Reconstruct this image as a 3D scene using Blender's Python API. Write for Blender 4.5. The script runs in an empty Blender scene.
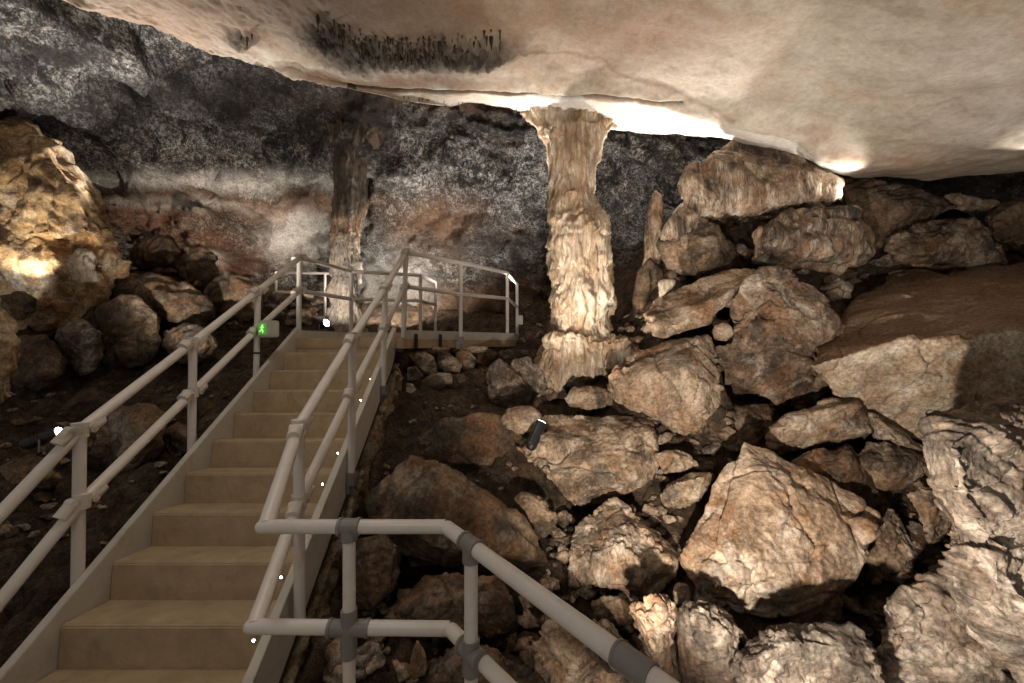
import bpy, bmesh, math, random
import numpy as np
from mathutils import Vector, Matrix
from mathutils.bvhtree import BVHTree

random.seed(7)
C = bpy.context.scene.collection
F, CX, CY, EYE = 400.0, 512.0, 341.5, 1.7


def P(x, y, d):
    return np.array([(x - CX) / F * d, d, EYE - (y - CY) / F * d])


# ------------------------------------------------------------------ noise
_r = np.random.RandomState(11)
_perm = _r.permutation(256)
_perm = np.concatenate([_perm, _perm, _perm])
_g = _r.normal(size=(256, 3))
_g /= np.linalg.norm(_g, axis=1)[:, None]


def perlin(p):
    p = np.asarray(p, float)
    i = np.floor(p).astype(int)
    f = p - i
    u = f * f * f * (f * (f * 6 - 15) + 10)
    i &= 255
    out = 0
    for dx in (0, 1):
        wx = u[:, 0] if dx else 1 - u[:, 0]
        for dy in (0, 1):
            wy = u[:, 1] if dy else 1 - u[:, 1]
            for dz in (0, 1):
                wz = u[:, 2] if dz else 1 - u[:, 2]
                h = _perm[_perm[_perm[(i[:, 0] + dx) & 255] + ((i[:, 1] + dy) & 255)] + ((i[:, 2] + dz) & 255)]
                g = _g[h]
                out = out + wx * wy * wz * (g[:, 0] * (f[:, 0] - dx) + g[:, 1] * (f[:, 1] - dy) + g[:, 2] * (f[:, 2] - dz))
    return out * 1.6


def fbm(p, oct=4, gain=0.5):
    s, a, q = 0, 1.0, np.array(p, float)
    for k in range(oct):
        s = s + a * perlin(q + k * 17.3)
        q = q * 2.03
        a *= gain
    return s


def ridged(p, oct=4, gain=0.5):
    s, a, q = 0, 1.0, np.array(p, float)
    for k in range(oct):
        s = s + a * (0.5 - np.abs(perlin(q + k * 31.7)) * 2)
        q = q * 2.07
        a *= gain
    return s


def billow(p, oct=3, gain=0.5):
    s, a, q = 0, 1.0, np.array(p, float)
    for k in range(oct):
        s = s + a * (np.abs(perlin(q + k * 13.1)) * 2 - 0.5)
        q = q * 2.1
        a *= gain
    return s


def crags(p, seed=0.0):
    """stepped facets: distance to the nearest feature plane of a jittered lattice (cleaved rock)"""
    i0 = np.floor(p).astype(int)
    best = np.full(len(p), 9.0)
    val = np.zeros(len(p))
    sec = np.full(len(p), 9.0)
    for dx in (-1, 0, 1):
        for dy in (-1, 0, 1):
            for dz in (-1, 0, 1):
                c = i0 + np.array([dx, dy, dz])
                h = _perm[_perm[_perm[c[:, 0] & 255] + (c[:, 1] & 255)] + (c[:, 2] & 255)]
                g = _g[h]
                q = p - (c + 0.5 + 0.42 * g)
                dd = (q * q).sum(1)
                pl = (q * _g[(h + 57) & 255]).sum(1) + 0.5 * _g[(h + 91) & 255][:, 0]
                nb = dd < best
                sec = np.where(nb, best, np.minimum(sec, dd))
                val = np.where(nb, pl, val)
                best = np.where(nb, dd, best)
    return val, np.sqrt(sec) - np.sqrt(best)


# ------------------------------------------------------------------ materials
class NT:
    def __init__(s, name):
        s.m = bpy.data.materials.new(name)
        s.m.use_nodes = True
        s.t = s.m.node_tree
        s.t.nodes.clear()
        s.out = s.n('ShaderNodeOutputMaterial')
        s.b = s.n('ShaderNodeBsdfPrincipled')
        s.l(s.b.outputs[0], s.out.inputs[0])

    def n(s, t, **kw):
        o = s.t.nodes.new(t)
        for k, v in kw.items():
            setattr(o, k, v)
        return o

    def l(s, a, b):
        s.t.links.new(a, b)

    def ramp(s, src, stops):
        r = s.n('ShaderNodeValToRGB')
        e = r.color_ramp.elements
        while len(e) < len(stops):
            e.new(0.5)
        for x, (p, c) in zip(e, stops):
            x.position = p
            x.color = (c[0], c[1], c[2], 1) if not isinstance(c, (int, float)) else (c, c, c, 1)
        s.l(src, r.inputs[0])
        return r.outputs[0]

    def mix(s, fac, a, b, mode='MIX'):
        m = s.n('ShaderNodeMix', data_type='RGBA', blend_type=mode)
        for sock, v in ((m.inputs[0], fac), (m.inputs[6], a), (m.inputs[7], b)):
            if isinstance(v, (int, float)):
                sock.default_value = v
            elif isinstance(v, tuple):
                sock.default_value = (v[0], v[1], v[2], 1)
            else:
                s.l(v, sock)
        return m.outputs[2]

    def math(s, op, a, b=0.0):
        m = s.n('ShaderNodeMath', operation=op)
        for sock, v in ((m.inputs[0], a), (m.inputs[1], b)):
            if isinstance(v, (int, float)):
                sock.default_value = v
            else:
                s.l(v, sock)
        return m.outputs[0]

    def noise(s, vec, scale, detail=5, rough=0.6, dist=0.0):
        n = s.n('ShaderNodeTexNoise')
        n.inputs['Scale'].default_value = scale
        n.inputs['Detail'].default_value = detail
        n.inputs['Roughness'].default_value = rough
        n.inputs['Distortion'].default_value = dist
        s.l(vec, n.inputs['Vector'])
        return n.outputs[0]


def coords(k, scale=(1, 1, 1)):
    """world-sized object coordinates, shifted per object so that no two rocks wear the same pattern"""
    tc = k.n('ShaderNodeTexCoord')
    oi = k.n('ShaderNodeObjectInfo')
    mul = k.math('MULTIPLY', oi.outputs['Random'], 37.0)
    add = k.n('ShaderNodeVectorMath', operation='ADD')
    k.l(tc.outputs['Object'], add.inputs[0])
    k.l(mul, add.inputs[1])
    mp = k.n('ShaderNodeMapping')
    mp.inputs['Scale'].default_value = scale
    k.l(add.outputs[0], mp.inputs[0])
    return add.outputs[0], mp.outputs[0]


def rock_mat(name, dark, mid, light, stain=(0.30, 0.15, 0.07), black=0.3, white=0.2, orange=0.25, scale=1.0, bump=0.5,
             streak=None, rough=0.8, spec=0.25, zones=False, speckle=0.0, grain=0.7, bdist=0.06):
    k = NT(name)
    v, vs = coords(k, streak or (1, 1, 1))
    big = k.noise(v, 1.6 * scale, 6, 0.6, 0.4)
    midn = k.noise(vs, 6.5 * scale, 7, 0.68, 0.2)
    fine = k.noise(vs, 34 * scale, 6, 0.75)
    base = k.ramp(k.math('ADD', k.math('MULTIPLY', big, 0.55), k.math('MULTIPLY', midn, 0.45)),
                  [(0.41, dark), (0.5, mid), (0.60, light)])
    om = k.ramp(k.noise(v, 2.7 * scale, 4, 0.6, 1.0), [(0.48, 0), (0.62, orange)])
    base = k.mix(om, base, stain)
    wm = k.ramp(k.noise(vs, 3.6 * scale, 8, 0.72, 0.6), [(0.53, 0), (0.61, white)])
    base = k.mix(wm, base, (0.66, 0.60, 0.52))
    bm_ = k.ramp(k.noise(vs, 2.1 * scale, 9, 0.78, 0.5), [(0.49, 0), (0.57, black)])
    base = k.mix(bm_, base, (0.030, 0.025, 0.022))
    if speckle:
        sp = k.ramp(k.noise(v, 15, 7, 0.9), [(0.47, 0), (0.51, 1)])
        base = k.mix(k.math('MULTIPLY', sp, speckle), base, (0.018, 0.017, 0.018))
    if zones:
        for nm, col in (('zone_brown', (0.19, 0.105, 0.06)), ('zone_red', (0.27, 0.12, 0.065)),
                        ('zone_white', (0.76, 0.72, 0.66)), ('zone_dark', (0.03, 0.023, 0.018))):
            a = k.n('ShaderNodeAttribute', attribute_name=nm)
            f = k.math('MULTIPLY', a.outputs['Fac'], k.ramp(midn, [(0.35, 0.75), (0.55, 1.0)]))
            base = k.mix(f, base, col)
    base = k.mix(grain, base, k.ramp(fine, [(0.36, 0.30), (0.5, 0.95), (0.63, 1.45)]), 'MULTIPLY')
    k.l(base, k.b.inputs['Base Color'])
    k.b.inputs['Roughness'].default_value = rough
    k.b.inputs['Specular IOR Level'].default_value = spec
    h = k.math('ADD', k.math('MULTIPLY', k.noise(vs, 11 * scale, 8, 0.7), 1.0), k.math('MULTIPLY', k.noise(vs, 48 * scale, 5, 0.7), 0.28))
    b = k.n('ShaderNodeBump')
    b.inputs['Strength'].default_value = bump
    b.inputs['Distance'].default_value = bdist
    k.l(h, b.inputs['Height'])
    k.l(b.outputs[0], k.b.inputs['Normal'])
    return k.m


def plain_mat(name, col, rough=0.5, metal=0.0, var=0.15, scale=9.0, bump=0.05, dirt=None):
    k = NT(name)
    v, _ = coords(k)
    n = k.noise(v, scale, 6, 0.65)
    c = k.mix(1.0, col, k.ramp(n, [(0.3, 1 - var), (0.7, 1 + var)]), 'MULTIPLY')
    if dirt:
        d = k.ramp(k.noise(v, scale * 0.55, 8, 0.75, 0.6), [(0.52, 0), (0.70, 0.75)])
        c = k.mix(d, c, dirt)
    k.l(c, k.b.inputs['Base Color'])
    k.b.inputs['Roughness'].default_value = rough
    k.b.inputs['Metallic'].default_value = metal
    b = k.n('ShaderNodeBump')
    b.inputs['Strength'].default_value = bump * 4
    b.inputs['Distance'].default_value = 0.01
    k.l(k.noise(v, scale * 6, 4, 0.6), b.inputs['Height'])
    k.l(b.outputs[0], k.b.inputs['Normal'])
    return k.m


def glow_mat(name, col, strength):
    k = NT(name)
    k.b.inputs['Base Color'].default_value = (*col, 1)
    k.b.inputs['Emission Color'].default_value = (*col, 1)
    k.b.inputs['Emission Strength'].default_value = strength
    return k.m


M = {}
M['tan'] = rock_mat('limestone_tan', (0.14, 0.10, 0.068), (0.35, 0.255, 0.175), (0.56, 0.45, 0.335), black=0.72, white=0.5, orange=0.5)
M['pale'] = rock_mat('limestone_pale', (0.25, 0.17, 0.11), (0.47, 0.345, 0.24), (0.66, 0.54, 0.42), black=0.45, white=0.5, orange=0.6, bump=0.5)
M['darktan'] = rock_mat('limestone_dark_tan', (0.085, 0.06, 0.042), (0.23, 0.165, 0.115), (0.44, 0.345, 0.25), black=0.7, white=0.35, orange=0.5)
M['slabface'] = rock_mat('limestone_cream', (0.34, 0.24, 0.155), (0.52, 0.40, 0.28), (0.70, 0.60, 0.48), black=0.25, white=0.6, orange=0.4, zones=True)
M['brown'] = rock_mat('limestone_brown', (0.055, 0.038, 0.025), (0.145, 0.10, 0.065), (0.29, 0.21, 0.14), black=0.6, white=0.14, orange=0.5)
M['greyrock'] = rock_mat('limestone_grey', (0.10, 0.08, 0.062), (0.25, 0.20, 0.155), (0.44, 0.37, 0.30), black=0.65, white=0.5, orange=0.25)
M['drape'] = rock_mat('flowstone_draped', (0.085, 0.06, 0.042), (0.25, 0.178, 0.12), (0.50, 0.41, 0.31), black=0.85, white=0.4, orange=0.35, streak=(1.6, 1.6, 0.35))
M['column'] = rock_mat('flowstone_column', (0.33, 0.23, 0.145), (0.56, 0.43, 0.30), (0.76, 0.67, 0.54), black=0.25, white=0.6, orange=0.45, streak=(2.0, 2.0, 0.3), scale=1.1, bump=0.6, grain=0.55)
M['darkcolumn'] = rock_mat('dark_column', (0.06, 0.04, 0.025), (0.22, 0.14, 0.08), (0.50, 0.36, 0.22), black=0.8, white=0.3, orange=0.6, streak=(2.5, 2.5, 0.3), zones=True)
M['ochre'] = rock_mat('flowstone_ochre', (0.23, 0.135, 0.065), (0.50, 0.33, 0.17), (0.70, 0.55, 0.36), black=0.55, white=0.5, orange=0.5, bump=0.7)
M['earth'] = rock_mat('cave_earth', (0.04, 0.028, 0.019), (0.115, 0.078, 0.05), (0.23, 0.165, 0.11), black=0.4, white=0.08, orange=0.25, bump=1.3, scale=1.9, rough=0.9, grain=0.85)
M['vault'] = rock_mat('vault_rock', (0.13, 0.115, 0.10), (0.36, 0.33, 0.295), (0.64, 0.60, 0.54), black=0.95, white=0.6, orange=0.3, zones=True,
                      speckle=0.9, scale=0.8, bump=1.0, bdist=0.13, stain=(0.32, 0.20, 0.11))
M['slab'] = rock_mat('slab_rock', (0.34, 0.275, 0.205), (0.44, 0.375, 0.30), (0.53, 0.47, 0.39), black=0.08, white=0.25, orange=0.35, zones=True, scale=0.6, grain=0.22,
                     bump=0.16, stain=(0.42, 0.25, 0.14))
M['stalactite'] = rock_mat('stalactite_dark', (0.03, 0.022, 0.016), (0.10, 0.068, 0.045), (0.21, 0.15, 0.10), black=0.5, white=0.1)
M['masonry'] = rock_mat('mortar_rubble', (0.20, 0.15, 0.09), (0.42, 0.32, 0.20), (0.56, 0.45, 0.30), black=0.4, white=0.15, scale=2.0, bump=1.0)
M['concrete'] = plain_mat('step_concrete', (0.40, 0.30, 0.185), 0.75, var=0.16, scale=7, bump=0.1, dirt=(0.25, 0.175, 0.10))
M['stringer'] = plain_mat('stringer_grey', (0.50, 0.465, 0.41), 0.5, var=0.10, scale=5, dirt=(0.34, 0.29, 0.23))
M['tube'] = plain_mat('rail_tube', (0.66, 0.61, 0.565), 0.36, var=0.06, scale=6, bump=0.01, dirt=(0.55, 0.46, 0.38))
M['clamp'] = plain_mat('clamp_plastic', (0.60, 0.55, 0.49), 0.45, var=0.1, dirt=(0.28, 0.22, 0.16))
M['fitting'] = plain_mat('grey_fitting', (0.20, 0.19, 0.18), 0.45, var=0.1, scale=14)
M['black'] = plain_mat('lamp_black', (0.016, 0.016, 0.018), 0.35, var=0.1)
M['rubber'] = plain_mat('rubber_black', (0.02, 0.018, 0.016), 0.6)
M['box'] = plain_mat('box_plastic', (0.52, 0.50, 0.44), 0.45)
M['lamp'] = glow_mat('lamp_glow', (0.9, 0.95, 1.0), 60)
M['lampdim'] = glow_mat('lamp_glow_soft', (0.95, 0.97, 1.0), 14)
M['led'] = glow_mat('led_glow', (1.0, 0.86, 0.70), 55)
M['green'] = glow_mat('exit_green', (0.12, 0.5, 0.06), 0.35)
M['greenman'] = glow_mat('exit_mark', (0.4, 1.0, 0.25), 1.2)


# ------------------------------------------------------------------ objects
def wloc(o):
    v = Vector((0, 0, 0))
    while o is not None:
        v += o.location
        o = o.parent
    return v


def put(name, me, mat, parent=None, loc=None, smooth=True):
    """link a mesh whose vertices are in world space"""
    o = bpy.data.objects.new(name, me)
    C.objects.link(o)
    off = Vector((0, 0, 0))
    if parent is not None:
        o.parent = parent
        off = wloc(parent)
    if loc is not None:
        o.location = Vector(loc) - off
        off = Vector(loc)
    me.transform(Matrix.Translation(-off))
    if mat is not None:
        me.materials.clear()
        me.materials.append(mat)
    if smooth:
        me.polygons.foreach_set('use_smooth', [True] * len(me.polygons))
    me.update()
    return o


def bmput(name, bm, mat, parent=None, loc=None, smooth=False, bevel=0.0):
    if bevel:
        bmesh.ops.bevel(bm, geom=[e for e in bm.edges], offset=bevel, segments=2, affect='EDGES', clamp_overlap=True)
    me = bpy.data.meshes.new(name)
    bm.normal_update()
    bm.to_mesh(me)
    bm.free()
    o = put(name, me, mat, parent, loc, smooth)
    if smooth:
        try:
            me.set_sharp_from_angle(angle=math.radians(40))
        except Exception:
            pass
    return o


def tag(o, label, cat, group=None, kind=None):
    if label:
        o['label'] = label
    if cat:
        o['category'] = cat
    if group:
        o['group'] = group
    if kind:
        o['kind'] = kind
    return o


def empty(name, loc, label, cat, group=None):
    o = bpy.data.objects.new(name, None)
    C.objects.link(o)
    o.location = Vector(loc)
    o.empty_display_size = 0.1
    return tag(o, label, cat, group)


def tube(bm, a, b, r, seg=16, r2=None):
    a, b = Vector(a), Vector(b)
    d = b - a
    mt = Matrix.Translation((a + b) / 2) @ d.to_track_quat('Z', 'Y').to_matrix().to_4x4()
    bmesh.ops.create_cone(bm, cap_ends=True, segments=seg, radius1=r, radius2=r if r2 is None else r2, depth=d.length, matrix=mt)


def ball(bm, p, r, seg=12):
    bmesh.ops.create_uvsphere(bm, u_segments=seg, v_segments=seg // 2 + 2, radius=r, matrix=Matrix.Translation(Vector(p)))


def obox(bm, c, ax, ay, az):
    """box with centre c and half-axis vectors"""
    c, ax, ay, az = Vector(c), Vector(ax), Vector(ay), Vector(az)
    v = [bm.verts.new(c + ax * i + ay * j + az * k) for i in (-1, 1) for j in (-1, 1) for k in (-1, 1)]
    for q in ((0, 1, 3, 2), (4, 6, 7, 5), (0, 4, 5, 1), (2, 3, 7, 6), (0, 2, 6, 4), (1, 5, 7, 3)):
        bm.faces.new([v[i] for i in q])


def prism(bm, lo, hi):
    """closed solid between two matching loops"""
    a = [bm.verts.new(Vector(p)) for p in lo]
    b = [bm.verts.new(Vector(p)) for p in hi]
    n = len(a)
    bm.faces.new(a[::-1])
    bm.faces.new(b)
    for i in range(n):
        bm.faces.new((a[i], a[(i + 1) % n], b[(i + 1) % n], b[i]))


def get_co(me):
    a = np.empty(len(me.vertices) * 3)
    me.vertices.foreach_get('co', a)
    return a.reshape(-1, 3)


def get_no(me):
    a = np.empty(len(me.vertices) * 3)
    me.vertex_normals.foreach_get('vector', a)
    return a.reshape(-1, 3)


def set_co(me, co):
    me.vertices.foreach_set('co', co.ravel())
    me.update()


def remesh(bm, vox, smooth=2):
    me = bpy.data.meshes.new('tmp')
    bmesh.ops.recalc_face_normals(bm, faces=bm.faces)
    bm.to_mesh(me)
    bm.free()
    o = bpy.data.objects.new('tmp', me)
    C.objects.link(o)
    md = o.modifiers.new('r', 'REMESH')
    md.mode = 'VOXEL'
    md.voxel_size = vox
    if smooth:
        s = o.modifiers.new('s', 'SMOOTH')
        s.iterations = smooth
        s.factor = 0.5
    dg = bpy.context.evaluated_depsgraph_get()
    out = bpy.data.meshes.new_from_object(o.evaluated_get(dg), depsgraph=dg)
    bpy.data.objects.remove(o)
    bpy.data.meshes.remove(me)
    return out


def hull(bm, pts):
    vs = [bm.verts.new(Vector(p)) for p in pts]
    r = bmesh.ops.convex_hull(bm, input=vs)
    bad = [e for e in r['geom_interior'] + r['geom_unused'] if isinstance(e, bmesh.types.BMVert)]
    bmesh.ops.delete(bm, geom=list(set(bad)), context='VERTS')


def px_of(co):
    return CX + co[:, 0] / co[:, 1] * F, CY - (co[:, 2] - EYE) / co[:, 1] * F


def blend_attr(me, name, val):
    a = me.attributes.new(name, 'FLOAT', 'POINT')
    a.data.foreach_set('value', np.clip(val, 0, 1).astype(np.float32))


def chip(co, no, S, seed, n, rad, depth, tilt=0.16):
    """knock flat facets off a rock: points outside a local plane move onto it"""
    rnd = np.random.RandomState(int(seed * 100) % 99991)
    for k in range(n):
        i = rnd.randint(len(co))
        nn = no[i] + rnd.normal(size=3) * tilt
        nn /= np.linalg.norm(nn)
        r = rad * S * rnd.uniform(.6, 1.4)
        p = co[i] - nn * depth * S * rnd.uniform(.4, 1.3)
        v = co - p
        hh = v @ nn
        m = (hh > 0) & ((v * v).sum(1) < (2.2 * r) ** 2)
        dist = np.sqrt((v[m] * v[m]).sum(1)) / (2.2 * r)
        w = np.clip((1 - dist) * 3.2, 0, 1) * np.clip((3.2 * depth * S - hh[m]) / (1.2 * depth * S), 0, 1)
        co[m] -= nn * (hh[m] * w)[:, None]
    return co


def roughen(me, S, style='rough', amp=1.0, sdir=None, seed=0.0):
    co = get_co(me)
    no = get_no(me)
    nch, rad, dep = {'rough': (15, .34, .04), 'strata': (4, .3, .03), 'smooth': (9, .45, .035), 'craggy': (24, .24, .05), 'knobby': (4, .3, .03), 'drape': (6, .3, .03)}[style]
    ex = np.sort(co.max(0) - co.min(0))
    Sc = min(S, 0.9 * ex[0], 0.75 * ex[1])
    co = chip(co, no, Sc, seed + 1, nch, rad, dep)
    co = chip(co, no, Sc, seed + 2, nch * 2, rad * .4, dep * .45, .28)
    set_co(me, co)
    no = get_no(me)
    q = co + seed * 3.7
    warp = np.stack([fbm(q / S * 1.1 + 5, 2), fbm(q / S * 1.1 + 15, 2), fbm(q / S * 1.1 + 25, 2)], 1)
    h = np.zeros(len(co))
    if style in ('rough', 'strata', 'smooth', 'craggy'):
        k = {'rough': 1.0, 'strata': 0.8, 'smooth': 0.55, 'craggy': 1.5}[style]
        patch = np.clip(0.5 + 1.3 * fbm(q / S * 1.7 + 70, 2), 0.08, 1.2)
        v2, e2 = crags(q / S * 4.2 + warp * 0.9 + 9)
        v3, e3 = crags(q * 13 + warp * 1.5 + 3)
        h += k * patch * (0.034 * S * v2 + 0.009 * v3)
        h += S * 0.022 * fbm(q / S * 2.6, 3) + 0.014 * S * k * patch * ridged(q / S * 8, 3, 0.6)
        h += 0.006 * k * fbm(q * 21, 3, 0.7)
        ck = np.abs(perlin(q / S * 1.9 + warp * .5 + 33))
        h -= 0.035 * S * k * np.exp(-ck * 38)
    if style == 'strata':
        dv = np.array(sdir if sdir is not None else (0.25, 0.1, 1.0), float)
        dv /= np.linalg.norm(dv)
        s = q @ dv + 0.055 * S * fbm(q / S * 1.8, 2)
        z = np.zeros_like(s)
        b = perlin(np.stack([s * 13 / max(S, .5), z + .3, z], 1)) + 0.6 * perlin(np.stack([s * 31 / max(S, .5), z + 4.3, z], 1))
        h += 0.030 * S * np.tanh(b * 2.6) * (0.6 + 0.6 * fbm(q / S * 2 + 40, 2))
    if style == 'knobby':
        h += 0.10 * S * (billow(q / S * 2.3 + warp * .3, 2) - .15) + 0.02 * S * billow(q / S * 8, 2) + 0.02 * S * fbm(q / S * 3, 3) + 0.006 * fbm(q * 22, 3)
    if style == 'drape':
        fl = np.stack([q[:, 0] * 12 + warp[:, 0] * .8, q[:, 1] * 12, q[:, 2] * 1.3], 1)
        h += 0.034 * ridged(fl, 3, 0.6) * np.clip(0.6 - no[:, 2], 0.1, 1) + S * 0.045 * fbm(q / S * 2.2, 3) + 0.008 * fbm(q * 20, 3)
    set_co(me, co + no * (h * amp)[:, None])


ROCKS = []


def rock(name, label, cat, outlines, d, mat='tan', style='rough', thick=None, bulge=None, front=None, group=None, amp=1.0, sdir=None, seed=None, vox=None, ring=0.62):
    """one boulder: each outline is traced where the boulder stands at depth d, given a front bulge or ridge points and a real thickness"""
    if not isinstance(outlines[0], list):
        outlines = [outlines]
    bm = bmesh.new()
    allp = []
    Smax = 0
    for oi, ol in enumerate(outlines):
        dl = [p[2] if len(p) > 2 else d for p in ol]
        a = np.array([P(p[0], p[1], q_) for p, q_ in zip(ol, dl)])
        c = a.mean(0)
        xy = np.array([(p[0], p[1]) for p in ol], float)
        cxy_ = xy.mean(0)
        xy = (xy - cxy_) * 1.06 + cxy_
        a = np.array([P(p[0], p[1], q_) for p, q_ in zip(xy, dl)])
        ext = a.max(0) - a.min(0)
        S = math.sqrt(max(ext[0], .03) * max(ext[2], .03))
        Smax = max(Smax, S)
        th = thick if thick is not None else 0.75 * S
        bu = bulge if bulge is not None else 0.24 * S
        pts = list(a)
        pts += [P(*((xy[i] - cxy_) * 0.84 + cxy_), dl[i] + th) for i in range(len(ol))]
        rnd = np.random.RandomState(int(abs(c[0] * 977 + c[2] * 131)) % 9999)
        if front is None or oi > 0:
            st_ = rnd.randint(2)
            for i in range(st_, len(ol), 2):
                f_ = rnd.uniform(.42, .86)
                pts.append(P(*((xy[i] - cxy_) * f_ + cxy_), dl[i] - bu * rnd.uniform(.35, 1.25)))
        else:
            pts += [P(*f) for f in front]
        hull(bm, pts)
        allp.append(np.array(pts))
    ap = np.concatenate(allp)
    me = remesh(bm, vox or max(0.007, d * 0.0038), 1)
    S = min(max(Smax, .12), 1.3)
    sd = seed if seed is not None else (d * 13.7 + ap[:, 0].mean() * 7.1) % 50
    roughen(me, S, style, amp, sdir, sd)
    co = get_co(me)
    loc = (co[:, 0].mean(), co[:, 1].mean(), co[:, 2].min())
    o = put(name, me, M[mat], None, loc)
    tag(o, label, cat, group)
    ROCKS.append((ap.mean(0), ap.min(0), ap.max(0)))
    return o

# ------------------------------------------------------------------ the boulders
R = rock
R('boulder', 'big pale tan angular boulder with a flat lit face, largest in the pile', 'boulder',
  [(745, 447, 3.25), (762, 452, 3.25), (795, 478, 3.2), (840, 491, 3.15), (884, 522, 3.0), (880, 540, 2.9), (864, 573, 2.85), (850, 602, 2.95), (843, 617, 3.0),
   (800, 630, 2.95), (750, 637, 2.95), (700, 615, 2.95), (676, 577, 2.9), (677, 547, 2.95), (712, 487, 3.1), (722, 463, 3.2)], 3.0, 'pale', 'rough', 0.9,
  front=[(700, 572, 2.68), (737, 596, 2.56), (790, 582, 2.58), (858, 570, 2.72), (873, 527, 2.85), (760, 470, 3.0), (715, 520, 2.85), (820, 505, 2.95)], amp=0.75)
R('rock_outcrop', 'striped grey and cream rock jutting in at the edge beside the big pale boulder', 'rock',
  [[(923, 457), (925, 430), (932, 415), (968, 410), (1030, 400), (1110, 404), (1130, 560), (1000, 560), (957, 535), (946, 515), (928, 477)],
   [(948, 572), (955, 540), (1000, 520), (1120, 520), (1140, 740), (1060, 715), (1023, 681), (975, 633), (953, 596)]], 1.95, 'greyrock', 'strata', 0.7, bulge=0.22, sdir=(0.45, 0.15, 1.0), amp=0.95, seed=4.0)
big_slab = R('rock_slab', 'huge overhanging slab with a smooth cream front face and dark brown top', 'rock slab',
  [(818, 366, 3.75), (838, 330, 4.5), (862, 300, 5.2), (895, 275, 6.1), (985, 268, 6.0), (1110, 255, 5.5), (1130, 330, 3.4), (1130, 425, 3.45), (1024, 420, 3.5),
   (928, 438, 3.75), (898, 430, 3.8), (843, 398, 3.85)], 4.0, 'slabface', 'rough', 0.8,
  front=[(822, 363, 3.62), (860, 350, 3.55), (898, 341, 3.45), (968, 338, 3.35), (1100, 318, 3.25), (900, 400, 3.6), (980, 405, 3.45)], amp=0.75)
sn = get_no(big_slab.data)
blend_attr(big_slab.data, 'zone_brown', 0.8 * np.clip((sn[:, 2] - 0.25) / 0.3, 0, 1))   # upward faces painted darker: shade on the top plus the rock's own brown
R('boulder', 'crumpled brownish grey boulder between the tilted slab and the huge cream-faced slab', 'boulder',
  [(732, 308), (745, 285), (757, 272), (792, 268), (815, 285), (850, 318), (850, 360), (845, 396), (813, 407), (775, 399), (726, 382), (718, 345)], 4.25, 'darktan', 'craggy', 0.8, 0.2, amp=0.8)
R('rock_slab', 'long tilted slab with a white-streaked top edge, propped right of the column', 'rock slab',
  [(645, 312, 4.5), (660, 296, 4.65), (690, 284, 4.75), (720, 273, 4.8), (752, 268, 4.8), (757, 290, 4.45), (738, 306, 4.35), (715, 326, 4.3), (680, 338, 4.3), (655, 335, 4.4)], 4.5, 'pale', 'rough', 0.45,
  front=[(655, 318, 4.3), (677, 319, 4.18), (720, 297, 4.25), (750, 281, 4.4)], amp=0.8)
R('boulder', 'blocky boulder with bright rugged crest and smooth pale front, under the tilted slab', 'boulder',
  [(611, 383, 4.1), (622, 365, 4.2), (645, 348, 4.35), (677, 344, 4.4), (712, 332, 4.4), (720, 350, 4.3), (722, 373, 4.15), (720, 400, 4.1), (708, 420, 4.05), (700, 440, 4.0), (690, 440, 4.0), (640, 412, 4.0), (615, 400, 4.05)], 4.1, 'pale', 'rough', 0.7,
  front=[(632, 392, 3.85), (660, 372, 3.8), (690, 366, 3.85), (712, 378, 3.95), (650, 410, 3.85), (697, 425, 3.85)], amp=0.9)
R('flowstone_rock', 'flowstone-draped hump under the ceiling lip with a rounded knob on its side', 'flowstone',
  [[(708, 160, 5.3), (722, 147, 5.5), (738, 141, 5.6), (767, 138, 5.6), (790, 150, 5.5), (815, 168, 5.4), (838, 181, 5.2), (836, 197, 5.1), (793, 206, 5.1), (745, 214, 5.1), (722, 210, 5.1)],
   [(678, 185), (684, 168), (697, 160), (712, 165), (731, 188), (728, 205), (719, 216), (702, 216), (688, 205)],
   [(662, 238), (670, 215), (684, 200), (700, 213), (700, 228), (685, 236), (670, 242)]], 5.25, 'drape', 'drape', 0.45, 0.22, amp=0.9)
R('boulder', 'dark rounded brown boulder tucked beneath the draped hump and its knob', 'boulder',
  [(657, 243), (672, 228), (700, 219), (722, 230), (740, 245), (738, 266), (715, 278), (690, 280), (668, 268)], 5.3, 'brown', 'rough', 0.6)
R('flowstone_rock', 'broad grey-brown hump with a fringed lower edge below the draped hump', 'flowstone',
  [(752, 262), (756, 240), (780, 213), (813, 206), (853, 211), (866, 232), (872, 253), (858, 266), (840, 273), (818, 271), (778, 265)], 4.85, 'drape', 'knobby', 0.6, 0.3, amp=0.7)
R('boulder', 'dark layered slope of rock under the ceiling lip, right of the draped hump', 'rock',
  [(838, 182), (870, 180), (908, 186), (940, 200), (954, 207), (920, 218), (900, 224), (883, 247), (868, 246), (853, 214)], 6.1, 'brown', 'strata', 0.7, 0.2, sdir=(-0.3, 0.3, 1))
R('boulder', 'wedge-shaped boulder with a yellowish lit base resting above the huge slab', 'boulder',
  [(888, 250), (897, 236), (912, 225), (945, 219), (977, 218), (992, 232), (1003, 250), (1008, 264), (975, 269), (943, 263), (898, 261)], 5.75, 'darktan', 'rough', 0.6, 0.22)
R('rock', 'thin pale sliver of rock in the dark gap under the ceiling at far right', 'rock',
  [(944, 197), (950, 194), (963, 195), (985, 201), (1000, 201), (999, 206), (988, 210), (965, 213), (953, 206)], 6.3, 'pale', 'rough', 0.3)
R('boulder', 'dark brown fluted rock at the frame edge right of the wedge-shaped boulder', 'boulder',
  [(986, 218), (1000, 205), (1022, 198), (1080, 195), (1080, 262), (1024, 252), (998, 240)], 5.9, 'brown', 'drape', 0.7)
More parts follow.
